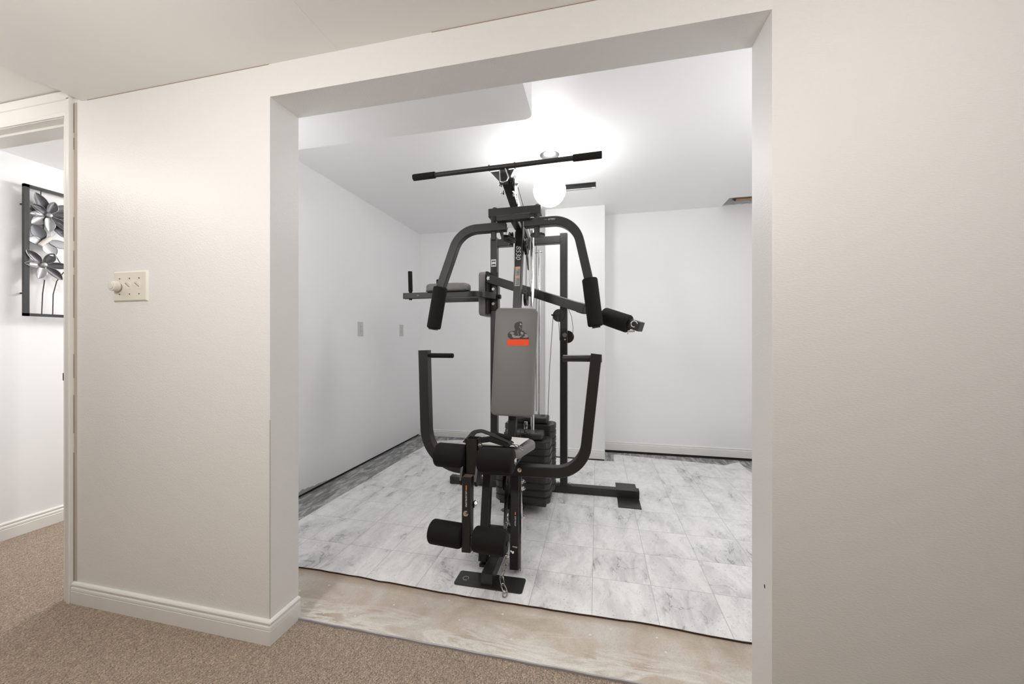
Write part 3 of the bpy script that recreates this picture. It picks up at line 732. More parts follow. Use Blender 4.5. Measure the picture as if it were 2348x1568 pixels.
# butterfly arms
def E_(p, w, h, name, rads, up=V((0, 1, 0))):
    bm = BM(); tube(bm, fillet(p, rads, 14), w, h, 0.006, up); return part(name, bm)
yP = 2.10
armL = E_([(-0.515, 2.115, 1.748), (-0.790, yP, 1.738), (-0.925, yP, 1.375)], 0.048, 0.050, 'butterfly_arm', 0.155)
armR = E_([(-0.405, 2.115, 1.758), (-0.120, yP, 1.757), (-0.034, yP, 1.375)], 0.048, 0.050, 'butterfly_arm', 0.155)
def foam(name, p0, p1, r, parent=None, bev=0.014):
    bm = BM(); cyl(bm, p0, p1, r, 32, bev); return part(name, bm, 'foam', parent=parent)
foam('foam_grip', (-0.9165, yP, 1.410), (-0.9620, yP, 1.160), 0.042, armL, 0.012)
foam('foam_grip', (-0.0410, yP, 1.430), (-0.0080, yP, 1.165), 0.042, armR, 0.012)
bm = BM(); tube(bm, [(-0.963, yP, 1.166), (-0.965, yP, 1.154)], 0.044, 0.044, up=V((0, 1, 0))); part('arm_end_plug', bm, 'blackplastic', parent=armL)
bm = BM(); tube(bm, [(-0.006, yP, 1.17), (-0.004, yP, 1.157)], 0.044, 0.044, up=V((0, 1, 0))); part('arm_end_plug', bm, 'blackplastic', parent=armR)
bm = text_bm('BUTTERFLY', 0.02, (-0.245, 2.0745, 1.761), V((1, 0, 0)), V((0, 0, 1)), 0.2, fit=(0.040, 0.009)); part('arm_print', bm, 'white_mark', False, armR)
bm = BM(); box(bm, -0.288, -0.271, 2.074, 2.0748, 1.7595, 1.7615); part('arm_print_dash', bm, 'lightgrey_mark', False, armR)
# cams and cable wheels under the mount
bm = BM(); n = 22; pl = []
for i in range(n): 
    a = 2 * math.pi * i / n; rr = 0.037 + (0.006 if i % 2 else 0); pl.append((-0.335 + rr * math.cos(a), 2.14 + rr * math.sin(a) * 0.9, 1.690))
poly(bm, pl, 0.012, (0, 0, 1)); part('toothed_cam', bm, 'blackplastic', False)
bm = BM(); poly(bm, [(-0.568, 2.12, 1.76), (-0.532, 2.10, 1.76), (-0.527, 2.10, 1.66), (-0.531, 2.10, 1.648), (-0.545, 2.11, 1.69)], 0.008, (0, 1, 0)); part('cam_plate', bm, 'blackplastic', False)
bm = BM(); pulley(bm, (-0.520, 2.20, 1.70), (0.25, 0.1, 1), 0.045); part('pulley', bm, 'blackplastic')
bm = BM(); pulley(bm, (-0.524, 2.27, 1.718), (1, 0.45, 0), 0.043, 0.022); part('pulley', bm, 'blackplastic')
bm = BM(); hexbolt(bm, (-0.512, 2.235, 1.70), (-1, 0, 0), 0.008, 0.008); part('bolt', bm, 'chrome')
bm = BM(); pulley(bm, (-0.445, 2.37, 1.36), (1, 0, 0), 0.050, 0.018); part('pulley', bm, 'blackplastic')
bm = BM(); poly(bm, [(-0.452, 2.34, 1.74), (-0.452, 2.42, 1.72), (-0.452, 2.47, 1.62), (-0.452, 2.475, 1.56), (-0.452, 2.455, 1.565), (-0.452, 2.42, 1.63), (-0.452, 2.35, 1.66)], 0.006, (1, 0, 0)); part('cable_guard', bm, 'blackplastic', False)
bm = BM(); pulley(bm, (-0.442, 2.36, 1.69), (1, 0, 0), 0.052, 0.018); part('pulley', bm, 'blackplastic')
# cables
for pts, r in (([(-0.464, 2.20, 1.90), (-0.462, 2.14, 1.945), (-0.470, 2.06, 1.99), (-0.475, 2.045, 1.975)], 0.0022), ([(-0.452, 2.15, 1.985), (-0.446, 2.45, 1.86), (-0.446, 2.60, 1.80)], 0.0022),
               ([(-0.447, 2.37, 1.40), (-0.446, 2.38, 1.60), (-0.446, 2.36, 1.735)], 0.0022), ([(-0.396, 2.47, 0.62), (-0.396, 2.47, 1.75)], 0.0022),
               ([(-0.310, 2.70, 1.262), (-0.325, 2.62, 0.90), (-0.335, 2.56, 0.42)], 0.0022),
               ([(-0.275, 2.705, 1.262), (-0.268, 2.705, 1.19), (-0.262, 2.705, 1.09)], 0.0018),
               ([(-0.21, 2.70, 1.34), (-0.178, 2.70, 1.26), (-0.168, 2.70, 1.18), (-0.172, 2.70, 1.12)], 0.0018),
               ([(-0.54, 2.262, 1.79), (-0.553, 2.262, 1.75)], 0.002), ([(-0.447, 2.19, 0.56), (-0.447, 2.19, 0.42)], 0.002)):
    bm = BM(); sweep(bm, fillet(pts, 0.06, 6) if len(pts) > 2 else pts, csec(r, 8)); part('cable', bm, 'cable')
# pulleys on the right rear upright
bm = BM(); pulley(bm, (-0.270, 2.725, 1.272), (0.35, 1, 0), 0.046, 0.018); cyl(bm, (-0.318, 2.70, 1.275), (-0.318, 2.73, 1.275), 0.006, 10); part('pulley', bm, 'blackplastic')
bm = BM(); pulley(bm, (-0.212, 2.778, 1.118), (0.0, 1, 0), 0.046, 0.018); part('pulley', bm, 'blackplastic')
# press arm (U shape) with grips
yU = 1.86
Upts = [(-0.9035, yU, 1.036), (-0.8905, yU, 0.665), (-0.800, yU, 0.440), (-0.600, yU, 0.422), (-0.380, yU, 0.430), (-0.120, yU, 0.452), (-0.052, yU, 0.62), (-0.004, yU, 1.022)]
bm = BM(); tube(bm, fillet([(-0.9035, yU, 1.036), (-0.886, yU, 0.418), (-0.375, yU, 0.433), (-0.066, yU, 0.443), (-0.004, yU, 1.022)], [0, 0.205, 0.2, 0.155, 0], 18), 0.052, 0.052, 0.006, V((0, 1, 0))); press = part('press_arm', bm)
bm = BM(); rod(bm, [(-0.880, yU - 0.002, 1.008), (-0.862, yU - 0.002, 1.008)], 0.009); cyl(bm, (-0.868, yU - 0.002, 1.008), (-0.738, yU - 0.004, 1.008), 0.0125, 20, 0.004); part('hand_grip', bm, 'foam', parent=press)
bm = BM(); cyl(bm, (-0.165, yU - 0.002, 1.000), (-0.028, yU - 0.002, 1.000), 0.0165, 20, 0.003); cyl(bm, (0.012, yU - 0.002, 0.997), (0.022, yU - 0.002, 0.997), 0.0165, 20, 0.003); part('hand_grip', bm, 'black', parent=press)
bm = BM(); hexbolt(bm, (-0.376, yU - 0.034, 0.444), (0, -1, 0), 0.008, 0.010); part('bolt', bm, 'chrome', parent=press)
for x in (-0.545, -0.435):
    bm = BM(); hexbolt(bm, (x, yU - 0.03, 0.440), (0, -0.6, 0.8), 0.008, 0.006); part('bolt', bm, 'chrome', parent=press)
# press lever posts down to the base pivot
bm = BM(); tube(bm, [(-0.551, 1.868, 0.430), (-0.537, 1.742, 0.022)], 0.042, 0.045, up=V((0, 1, 0))); lp = part('press_lever_post', bm)
bm = BM(); tube(bm, [(-0.403, 1.868, 0.440), (-0.378, 1.725, 0.012)], 0.042, 0.045, up=V((0, 1, 0))); rp = part('press_lever_post', bm)
bm = BM(); poly(bm, [(-0.380, 1.90, 0.40), (-0.377, 1.855, 0.40), (-0.352, 1.725, 0.005), (-0.352, 1.775, 0.005)], 0.004, (1, 0, 0)); part('side_plate', bm, 'chrome', False, rp)
pd = (V((-0.378, 1.725, 0.012)) - V((-0.403, 1.868, 0.440))).normalized()
pf = V((1, 0, 0)).cross(pd).normalized()
if pf.y > 0: pf = -pf
pc = V((-0.403, 1.868, 0.440)) + pd * 0.245 + pf * 0.0232
bm = text_bm('LOW PULLEY', 0.02, pc + V((0.004, 0, 0)), pd, V((1, 0, 0)), 0, fit=(0.044, 0.0065)); part('post_print', bm, 'white_mark', False, rp)
bm = BM(); q = pc - pd * 0.034 + V((0.004, 0, 0)); poly(bm, [q + pd * a + V((b_, 0, 0)) for a, b_ in ((-0.006, -0.002), (0.006, -0.002), (0.006, 0.002), (-0.006, 0.002))], 0.0005, pf); part('post_print_dash', bm, 'orange_mark', False, rp)
for z, y in ((0.365, 1.885), (0.335, 1.875), (0.205, 1.835)):
    bm = BM(); hexbolt(bm, (-0.376 + (0.42 - z) * 0.05, y, z), (1, 0, 0), 0.009, 0.012); part('bolt', bm, 'chrome', parent=rp)
bm = BM(); tube(bm, [(-0.530, 1.80, 0.155), (-0.40, 1.80, 0.155)], 0.022, 0.024); part('lever_crossbar', bm)
bm = BM(); rod(bm, [(-0.575, 1.752, 0.052), (-0.36, 1.752, 0.052)], 0.0065); part('pivot_axle', bm, 'chrome')
bm = BM(); hexbolt(bm, (-0.562, 1.752, 0.052), (-1, 0, 0), 0.010, 0.012); part('bolt', bm, 'chrome')
bm = BM(); box(bm, -0.557, -0.515, 1.735, 1.79, ZV, 0.008, 0.002); part('rubber_foot', bm, 'blackplastic')
bm = BM(); cyl(bm, (-0.392, 1.705, 0.105), (-0.380, 1.695, 0.105), 0.006, 12, 0.001); cyl(bm, (-0.384, 1.70, 0.13), (-0.362, 1.70, 0.128), 0.004, 10); part('hitch_pin', bm, 'chrome')
# low pulleys between the posts
bm = BM(); pulley(bm, (-0.487, 2.0, 0.318), (1, 0, 0), 0.052, 0.020); lo = part('pulley', bm, 'blackplastic')
bm = BM(); pulley(bm, (-0.448, 1.93, 0.24), (1, 0.1, 0), 0.040, 0.018); part('pulley', bm, 'blackplastic')
bm = BM(); poly(bm, [(-0.478, 1.93, 0.30), (-0.478, 2.05, 0.28), (-0.478, 2.0, 0.10), (-0.478, 1.90, 0.10)], 0.004, (1, 0, 0)); poly(bm, [(-0.446, 1.93, 0.30), (-0.446, 2.05, 0.28), (-0.446, 2.0, 0.10), (-0.446, 1.90, 0.10)], 0.004, (1, 0, 0)); part('pulley_bracket', bm)
bm = BM(); hexbolt(bm, (-0.480, 1.93, 0.19), (-1, -0.3, 0), 0.008, 0.012); part('bolt', bm, 'steel')
bm = BM(); hexbolt(bm, (-0.498, 1.99, 0.33), (-1, -0.3, 0), 0.006, 0.008); part('bolt', bm, 'steel')
bm = BM(); pts = [(-0.445, 1.86, 0.205), (-0.44, 1.84, 0.19), (-0.43, 1.83, 0.17), (-0.425, 1.83, 0.15), (-0.43, 1.825, 0.135)]
sweep(bm, pts, csec(0.003, 8)); cyl(bm, (-0.434, 1.83, 0.165), (-0.43, 1.81, 0.165), 0.008, 12); part('snap_hook', bm, 'chrome')
# seat frame, seat, leg developer
bm = BM(); tube(bm, [(-0.500, 2.19, 0.468), (-0.540, 1.62, 0.505)], 0.048, 0.048); part('seat_frame', bm)
bm = BM()   # open square tube rising at the front
for a in ((-0.5735, -0.5705, 1.588, 1.640), (-0.5205, -0.5175, 1.588, 1.640), (-0.5735, -0.5175, 1.588, 1.591), (-0.5735, -0.5175, 1.637, 1.640)):
    box(bm, *a, 0.490, 0.648)
box(bm, -0.571, -0.520, 1.59, 1.638, 0.49, 0.615)
part('front_post', bm, smooth=False)
bm = BM()
for x in (-0.588, -0.520): poly(bm, [(x, 1.545, 0.475), (x, 1.60, 0.60), (x, 1.64, 0.58), (x, 1.625, 0.46), (x, 1.56, 0.45)], 0.010, (1, 0, 0))
part('hinge_plate', bm)
bm = BM(); hexbolt(bm, (-0.508, 1.592, 0.622), (0.7, -1, 0.3), 0.008, 0.014); part('bolt', bm, 'chrome')
bm = BM(); tube(bm, [(-0.552, 1.560, 0.492), (-0.540, 1.518, 0.190)], 0.040, 0.042, up=V((0, 1, 0))); lev = part('leg_developer_lever', bm)
bm = BM(); box(bm, -0.571, -0.533, 1.5405, 1.580, 0.4905, 0.494); part('bare_tube_end', bm, 'rust', False, lev)
ldv = (V((-0.540, 1.518, 0.190)) - V((-0.552, 1.560, 0.492))).normalized(); lfn = V((1, 0, 0)).cross(ldv).normalized()
if lfn.y > 0: lfn = -lfn
lc = V((-0.552, 1.560, 0.492)) + ldv * 0.090 + lfn * 0.0217
bm = text_bm('LEG DEVELOPER', 0.02, lc, ldv, V((1, 0, 0)), 0, fit=(0.066, 0.0068)); part('lever_print', bm, 'white_mark', False, lev)
bm = BM(); q = lc - ldv * 0.046; poly(bm, [q + ldv * a + V((b_, 0, 0)) for a, b_ in ((-0.010, -0.0022), (0.010, -0.0022), (0.010, 0.0022), (-0.010, 0.0022))], 0.0005, lfn); part('lever_print_dash', bm, 'orange_mark', False, lev)
q = V((-0.552, 1.560, 0.492)) + ldv * 0.148 + lfn * 0.021
bm = BM(); hexbolt(bm, q, lfn, 0.0085, 0.014); part('bolt', bm, 'chrome', parent=lev)
q2 = V((-0.552, 1.560, 0.492)) + ldv * 0.120 - lfn * 0.022
bm = BM(); hexbolt(bm, q2 + V((0.014, 0, 0)), (0.6, 0.7, 0), 0.013, 0.016); part('bolt', bm, 'chrome', parent=lev)
# rollers: top pair and ankle pair
foam('foam_roller', (-0.722, 1.612, 0.562), (-0.575, 1.606, 0.562), 0.054)
foam('foam_roller', (-0.512, 1.590, 0.562), (-0.352, 1.590, 0.562), 0.054)
foam('foam_roller', (-0.712, 1.530, 0.250), (-0.562, 1.522, 0.247), 0.051)
foam('foam_roller', (-0.508, 1.512, 0.250), (-0.364, 1.506, 0.247), 0.051)
bm = BM(); rod(bm, [(-0.73, 1.612, 0.562), (-0.345, 1.588, 0.562)], 0.010); cyl(bm, (-0.354, 1.589, 0.562), (-0.344, 1.589, 0.562), 0.015, 16); part('roller_axle', bm, 'chrome')
bm = BM(); rod(bm, [(-0.716, 1.530, 0.250), (-0.358, 1.506, 0.247)], 0.010); part('roller_axle', bm)
bm = BM()
for k in range(2): pass
# seat pad (tapers to the front, nose raised)
bm = BM(); padmesh(bm, 0.345, 0.42, 0.044, 0.095, 0.018)
for v in bm.verts:
    f = (0.21 - v.co.y) / 0.42       # 0 rear .. 1 front
    v.co.x *= 1.0 - 0.34 * f
    v.co.z += 0.035 * f
xform(bm, (-0.490, 1.885, 0.492), V((1, 0, 0)), V((0, 1, 0)), V((0, 0, 1))); part('seat', bm, 'pad')
bm = BM(); box(bm, -0.60, -0.38, 1.72, 2.05, 0.478, 0.497, 0.004); part('seat_board', bm, 'blackplastic')
# backrest
pb, pt = V((-0.478, 2.132, 0.650)), V((-0.4665, 2.205, 1.277))
bu = (pt - pb).normalized(); bx = V((1, 0, 0)); bx = (bx - bu * bx.dot(bu)).normalized(); bn = bx.cross(bu).normalized()
if bn.y > 0: bn = -bn
bm = BM(); padmesh(bm, 0.250, (pt - pb).length, 0.052, 0.028, 0.016, 6)
for v in bm.verts: v.co.x *= (1.0 - 0.0 * v.co.y)
xx = -(bu.cross(bn)); xx = bu.cross(bn)
xform(bm, (pb + pt) / 2, xx, bu, bn); back = part('backrest', bm, 'pad')
bm = BM(); padmesh(bm, 0.235, (pt - pb).length - 0.02, 0.012, 0.02, 0.003)
xform(bm, (pb + pt) / 2 - bn * 0.0125, xx, bu, bn); part('backrest_board', bm, 'blackplastic')
# emblem: a muscular bust with folded arms over an orange block
EC = (pb + pt) / 2 + bn * 0.0555
def emb(bm, pts, lay=0):
    # pixel-free local units: x right (m), y up (m) measured from the pad centre
    poly(bm, [EC + V((1, 0, 0)) * x + bu * y + bn * (0.0002 * lay) for x, y in pts], 0.0005, bn)
k_ = 0.0001276 * 1.0      # emblem drawing unit
def D(lst, ox=-0.0415, oy=0.128): return [(ox + (x - 250) * k_ * 1.02, oy - (y - 1050) * k_) for x, y in lst]
bm = BM()
emb(bm, D([(420, 1060), (330, 1005), (275, 950), (255, 850), (285, 765), (345, 715), (440, 690), (570, 665), (590, 620), (560, 560), (543, 450), (560, 360), (620, 290), (720, 262), (800, 240), (870, 258), (905, 330), (905, 400), (912, 470), (925, 500), (905, 520), (905, 575), (890, 610), (880, 650), (985, 665), (990, 690), (1050, 770), (1140, 785), (1135, 805), (1060, 815), (1130, 870), (1200, 950), (1240, 965), (1235, 990), (1180, 1010), (1245, 1030), (1240, 1055)]), 0)
part('emblem_silhouette', bm, 'dark_mark', False, back)
bm = BM()
for pl in ([(330, 770), (440, 715), (540, 750), (560, 775), (500, 830), (440, 835), (400, 800), (350, 785)],
           [(450, 850), (520, 840), (590, 880), (560, 905), (700, 900), (800, 905), (950, 885), (850, 950), (790, 1000), (640, 1005), (520, 1000), (460, 930)],
           [(840, 740), (900, 710), (970, 760), (985, 830), (930, 850), (860, 840)],
           [(1020, 830), (1120, 830), (1150, 880), (1210, 950), (1150, 985), (950, 995), (1010, 930), (1060, 900)],
           [(790, 310), (850, 330), (895, 380), (880, 415), (800, 415)], [(760, 480), (830, 490), (820, 520), (770, 510)], [(880, 490), (915, 490), (900, 515)], [(800, 570), (880, 545), (880, 560), (810, 590)],
           [(690, 650), (705, 650), (760, 880), (740, 880)], [(750, 670), (765, 670), (755, 730)]):
    emb(bm, D(pl), 3)
part('emblem_highlights', bm, 'lightgrey_mark', False, back)
bm = BM(); emb(bm, D([(262, 1062), (1245, 1062), (1245, 1350), (262, 1350)]), 1); part('emblem_orange_block', bm, 'red_orange', False, back)
# weight stacks
def wplate(bm, xc, yc, w, d, z0, z1, notch=True):
    c = 0.028; hw, hd = w / 2, d / 2
    pl = [(-hw + c, -hd), (hw - c, -hd), (hw, -hd + c), (hw, hd - c), (hw - c, hd), (-hw + c, hd), (-hw, hd - c), (-hw, -hd + c)]
    poly(bm, [(xc + x, yc + y, z0) for x, y in pl], z1 - z0, (0, 0, 1))
    bmesh.ops.bevel(bm, geom=list(bm.edges), offset=0.0045, segments=2, affect='EDGES')
    for sx_ in (-1, 1):
        for sy in (-0.35, 0.1, 0.5):
            box(bm, xc + sx_ * (hw - 0.055) - 0.02, xc + sx_ * (hw - 0.055) + 0.02, yc + sy * hd - 0.003, yc + sy * hd + 0.003, z1 - 0.001, z1 + 0.0015)
stacks = [(-0.462, 2.395, 0.350, 0.175, 0.072, 0.458, 9), (-0.455, 2.595, 0.345, 0.165, 0.072, 0.520, 10)]
for xc, yc, w_, d_, z0, z1, n in stacks:
    pz = (z1 - z0) / n
    for i in range(n):
        bm = BM(); wplate(bm, xc, yc, w_, d_, z0 + i * pz, z0 + (i + 1) * pz - 0.0026); part('weight_plate', bm, 'plate')
    bm = BM(); box(bm, xc - 0.125, xc + 0.125, yc - 0.062, yc + 0.062, z1 + 0.001, z1 + 0.046, 0.012, 3); tp = part('top_plate', bm, 'plate')
    bm = BM()
    for sx_ in (-1, 1):
        for sy in (-0.03, 0.0, 0.03): box(bm, xc + sx_ * 0.085 - 0.014, xc + sx_ * 0.085 + 0.014, yc + sy - 0.0025, yc + sy + 0.0025, z1 + 0.0455, z1 + 0.0475)
    part('plate_ridges', bm, 'blackplastic', False, tp)
    bm = BM(); box(bm, xc - 0.15, xc + 0.15, yc - 0.06, yc + 0.06, 0.045, z0 - 0.002, 0.004); part('stack_rest', bm, 'blackplastic')
for x, y, z0, z1, r in ((-0.408, 2.395, 0.50, 1.80, 0.0125), (-0.522, 2.395, 0.50, 1.80, 0.0125), (-0.396, 2.605, 0.56, 1.725, 0.0105), (-0.452, 2.605, 0.56, 1.80, 0.0105)):
    bm = BM(); cyl(bm, (x, y, 0.05), (x, y, z1), r, 20); cyl(bm, (x, y, z0 + 0.004), (x, y, z0 + 0.014), r * 1.35, 20); part('guide_rod', bm, 'chrome')
bm = BM(); rod(bm, [(-0.425, 2.60, 1.705), (-0.372, 2.60, 1.708)], 0.004); part('rod_clip', bm, 'chrome')
bm = BM(); box(bm, -0.452, -0.430, 2.33, 2.345, 0.53, 0.575, 0.003); hexbolt(bm, (-0.441, 2.33, 0.515), (0, -1, 0), 0.009, 0.012); part('selector_stem', bm, 'chrome')
bm = BM(); cyl(bm, (-0.428, 2.30, 0.50), (-0.428, 2.335, 0.50), 0.013, 16, 0.003); part('selector_pin', bm, 'blackplastic')
# long side arm with roller
A0, A1, A2 = V((-0.796, 2.668, 1.553)), V((-0.080, 2.300, 1.281)), V((0.228, 2.105, 1.160))
bm = BM(); tube(bm, [A0, A1], 0.040, 0.058); sa = part('side_arm', bm)
bm = BM(); tube(bm, [A0 + (A1 - A0) * 0.94 - V((0, 0, 0.004)), A2], 0.034, 0.044); sl = part('side_arm_extension', bm)
bm = BM(); tube(bm, [A1 - (A1 - A0).normalized() * 0.03, A1 + (A2 - A1).normalized() * 0.012], 0.046, 0.062); part('sleeve_collar', bm)
ad = (A2 - A1).normalized()
foam('foam_roller', A1 + ad * 0.145 + V((0, 0, -0.004)), A1 + ad * 0.312 + V((0, 0, -0.006)), 0.050, sl, 0.010)
e0 = A2 - ad * 0.01
bm = BM(); tube(bm, [e0 - ad * 0.045, e0 + ad * 0.012], 0.050, 0.050, 0.004)
part('roller_end_bracket', bm, parent=sl)
bm = BM(); rod(bm, [e0 + V((-0.03 + 0.016 * math.cos(a), -0.028, 0.012 + 0.016 * math.sin(a))) for a in [i * 0.5 for i in range(11)]], 0.003, 8); part('ring', bm, 'chrome', parent=sl)
bm = BM(); rod(bm, [e0 + V((-0.06, -0.014, -0.026)), e0 + V((-0.025, -0.016, -0.026))], 0.006); rod(bm, [e0 + V((-0.058, -0.014, -0.022)), e0 + V((-0.06, -0.014, -0.042))], 0.003); part('spring_pin', bm, 'chrome', parent=sl)
bm = BM(); hexbolt(bm, V((-0.772, 2.640, 1.546)), (0, -1, 0), 0.013, 0.010); part('bolt', bm, 'chrome')
# knee raise station on the left rear upright
bm = BM(); padmesh(bm, 0.24, 0.325, 0.052, 0.03, 0.016)
xform(bm, (-0.802, 2.755, 1.437), V((0, 1, 0)), V((0, 0, 1)), V((-1, 0, 0))); part('back_pad', bm, 'pad')
bm = BM(); box(bm, -0.802, -0.783, 2.65, 2.86, 1.29, 1.60, 0.002); part('back_pad_board', bm, 'blackplastic')
bm = BM(); box(bm, -0.783, -0.722, 2.700, 2.712, 1.315, 1.600, 0.002); box(bm, -0.731, -0.726, 2.70, 2.78, 1.33, 1.50, 0.001); vb = part('station_bracket', bm)
for z in (1.475, 1.365):
    bm = BM(); hexbolt(bm, (-0.757, 2.700, z), (0, -1, 0), 0.008, 0.007); part('bolt', bm, 'chrome', parent=vb)
bm = BM(); cyl(bm, (-0.728, 2.73, 1.42), (-0.704, 2.73, 1.42), 0.017, 8, 0.004); part('lock_knob', bm, 'blackplastic', parent=vb)
bm = BM(); tube(bm, fillet([(-1.385, 2.52, 1.417), (-0.800, 2.52, 1.417), (-0.745, 2.66, 1.417)], 0.10, 8), 0.045, 0.042); a_ = part('forearm_bar', bm)
bm = BM(); tube(bm, [(-1.33, 2.93, 1.428), (-0.80, 2.93, 1.428)], 0.045, 0.036); b__ = part('forearm_bar', bm)
bm = BM(); tube(bm, [(-0.80, 2.93, 1.428), (-0.757, 2.78, 1.428)], 0.045, 0.036); part('forearm_bar_brace', bm)
bm = BM(); padmesh(bm, 0.325, 0.12, 0.050, 0.05, 0.022)
xform(bm, (-1.040, 2.52, 1.445), V((1, 0, 0)), V((0, 1, 0)), V((0, 0, 1))); part('armrest_pad', bm, 'pad', parent=a_)
bm = BM(); box(bm, -1.19, -0.89, 2.47, 2.57, 1.437, 1.447, 0.002); part('armrest_board', bm, 'blackplastic', parent=a_)
bm = BM(); padmesh(bm, 0.30, 0.12, 0.040, 0.05, 0.018)
xform(bm, (-1.06, 2.93, 1.452), V((1, 0, 0)), V((0, 1, 0)), V((0, 0, 1))); part('armrest_pad', bm, 'pad', parent=b__)
for (yy, z0, pr) in ((2.52, 1.450, a_), (2.93, 1.455, b__)):
    bm = BM(); cyl(bm, (-1.336 if yy < 2.7 else -1.30, yy, z0), (-1.340 if yy < 2.7 else -1.30, yy, z0 + 0.148), 0.0155, 20, 0.003)
    cyl(bm, (-1.336 if yy < 2.7 else -1.30, yy, 1.388), (-1.336 if yy < 2.7 else -1.30, yy, z0 + 0.01), 0.0115, 16); part('hand_grip', bm, 'foam', parent=pr)
bm = text_bm('VKR', 0.02, (-1.265, 2.4965, 1.417), V((1, 0, 0)), V((0, 0, 1)), 0, fit=(0.014, 0.006)); part('bar_print', bm, 'white_mark', False, a_)

# ------------------------------------------------------------------ things on or hanging from the gym
lb = thing('lat_bar', 'long black lat pulldown bar with foam ends resting on top of the gym', 'bar', (-0.51, 2.0, 2.03))
bm = BM(); rod(bm, [(-0.93, 2.0, 2.037), (-0.09, 2.0, 2.050)], 0.0135, 20); new('bar', bm, M['black'], lb, True)
bm = BM(); cyl(bm, (-1.043, 2.0, 2.035), (-0.905, 2.0, 2.038), 0.0185, 24, 0.004); new('foam_sleeve', bm, M['foam'], lb, True)
bm = BM(); cyl(bm, (-0.125, 2.0, 2.049), (0.024, 2.0, 2.051), 0.0185, 24, 0.004); new('foam_sleeve', bm, M['foam'], lb, True)
bm = BM()
for x in (-0.585, -0.441):
    cyl(bm, (x, 2.0, 2.044), (x + 0.006, 2.0, 2.044), 0.0175, 24); new('collar', bm, M['black'], lb, True); bm = BM()
cb = V((-0.497, 1.985, 1.985))
sweep(bm, fillet([cb + V((-0.024, 0, 0.035)), cb + V((-0.020, -0.002, -0.028)), cb + V((-0.004, -0.004, -0.036)), cb + V((0.018, -0.004, -0.030)), cb + V((0.026, -0.002, -0.008)), cb + V((0.008, 0, 0.040))], 0.008, 5), csec(0.0038, 10))
tag(new('carabiner', bm, M['chrome'], smooth=True, origin=tuple(cb)), 'open steel carabiner hook hanging at the top of the lat tower under the bar', 'carabiner')
# booklet / sheet on the seat
bm = BM(); zt = lambda y: 0.5475 + (2.095 - y) / 0.42 * 0.035
pp = [(-0.600, 2.03), (-0.358, 1.99), (-0.372, 1.745), (-0.600, 1.735)]
vv = [V((x, y, zt(y) + 0.0035)) for x, y in pp]
poly(bm, vv, 0.0012, (0, 0, 1)); pap = new('instruction_sheet', bm, M['paper'], origin=(-0.48, 1.87, 0.56)); tag(pap, 'white printed instruction sheet lying flat on the grey gym seat', 'paper')
bm = BM(); random.seed(2)
for k in range(16):
    x = -0.57 + k * 0.0125
    box(bm, x, x + 0.004 + 0.005 * random.random(), 1.985 - k * 0.002, 1.992 - k * 0.002, zt(1.99) + 0.0045, zt(1.99) + 0.0056)
new('print', bm, M['dark_mark'], pap)
# webbing handle strap with snap hook
stp = thing('handle_strap', 'black webbing handle strap with snap hook lying across the seat sheet', 'strap', (-0.49, 1.74, 0.60))
bm = BM(); sweep(bm, fillet([(-0.600, 1.66, 0.610), (-0.575, 1.72, 0.648), (-0.545, 1.74, 0.650), (-0.47, 1.735, 0.628), (-0.40, 1.72, 0.610), (-0.385, 1.71, 0.600)], 0.03, 6), rsec(0.034, 0.004, 0.0015)); new('webbing', bm, M['strap'], stp, True)
bm = BM(); sweep(bm, fillet([(-0.575, 1.74, 0.600), (-0.50, 1.745, 0.612), (-0.405, 1.725, 0.596)], 0.03, 6), rsec(0.036, 0.022, 0.004)); new('strap_fold', bm, M['strap'], stp, True)
bm = BM(); cyl(bm, (-0.475, 1.76, 0.630), (-0.400, 1.735, 0.622), 0.0115, 20, 0.003); new('grip_tube', bm, M['foam'], stp, True)
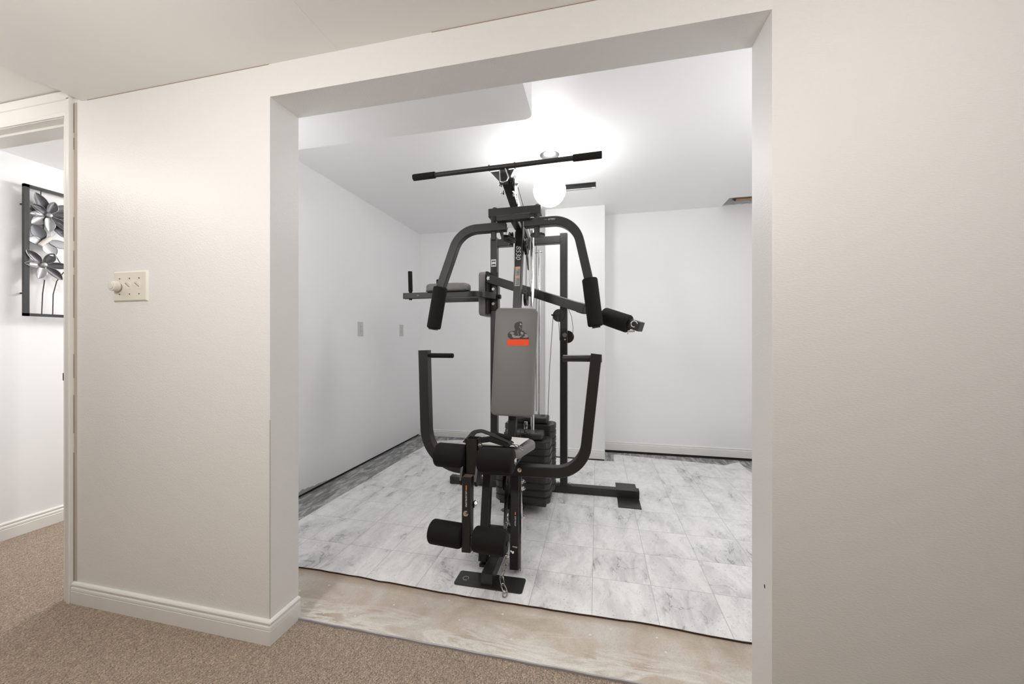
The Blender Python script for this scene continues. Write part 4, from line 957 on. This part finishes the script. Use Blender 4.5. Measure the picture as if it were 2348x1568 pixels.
bm = BM(); c0 = V((-0.355, 1.690, 0.600))
pts = [c0 + V((0.024 * math.cos(a) - 0.006 * math.sin(a), -0.004, 0)) + V((0, 0.0, 0.0085 * math.sin(a) - 0.010 * math.cos(a))) for a in [i * math.pi / 8 for i in range(16)]]
sweep(bm, pts, csec(0.0026, 8), closed=True, cap=False); new('snap_hook', bm, M['chrome'], stp, True)

# chain
path = fillet([(-0.440, 1.800, 0.185), (-0.428, 1.735, 0.165), (-0.402, 1.655, 0.140), (-0.392, 1.622, 0.112), (-0.402, 1.612, 0.078), (-0.413, 1.605, 0.040), (-0.402, 1.592, 0.012), (-0.388, 1.578, 0.0), (-0.386, 1.560, -0.004), (-0.395, 1.538, -0.0065)], 0.02, 5)
ch = thing('steel_chain', 'short steel chain hanging from the low pulley down onto the vinyl floor', 'chain', (-0.395, 1.56, ZV))
seg = []; L = 0
for a, b_ in zip(path, path[1:]): seg.append((L, a, b_)); L += (b_ - a).length
def at(s):
    for l0, a, b_ in seg:
        if s <= l0 + (b_ - a).length or (l0, a, b_) == seg[-1]:
            d = (b_ - a).normalized(); return a + d * (s - l0), d
pitch = 0.0275; nl = int(L / pitch)
for i in range(nl):
    p, d = at((i + 0.5) * pitch); s_, u_ = frame_of(d, V((0.2, -1, 0.1)))
    if i % 2: s_, u_ = (s_ + u_ * 0.9).normalized(), (u_ - s_ * 0.9).normalized()
    else: s_, u_ = (s_ - u_ * 0.25).normalized(), (u_ + s_ * 0.25).normalized()
    hl, rw = 0.0095, 0.0085; pts = []
    for k in range(8): a = -math.pi / 2 + math.pi * k / 7; pts.append(p + d * (hl + rw * math.cos(a)) + s_ * rw * math.sin(a))
    for k in range(8): a = math.pi / 2 + math.pi * k / 7; pts.append(p + d * (-hl + rw * math.cos(a)) + s_ * rw * math.sin(a))
    pts = [V((q.x, q.y, max(q.z, ZV + 0.0022))) for q in pts]
    bm = BM(); sweep(bm, pts, csec(0.0024, 8), closed=True, cap=False)
    new('chain_link', bm, M['zinc'], ch, True)
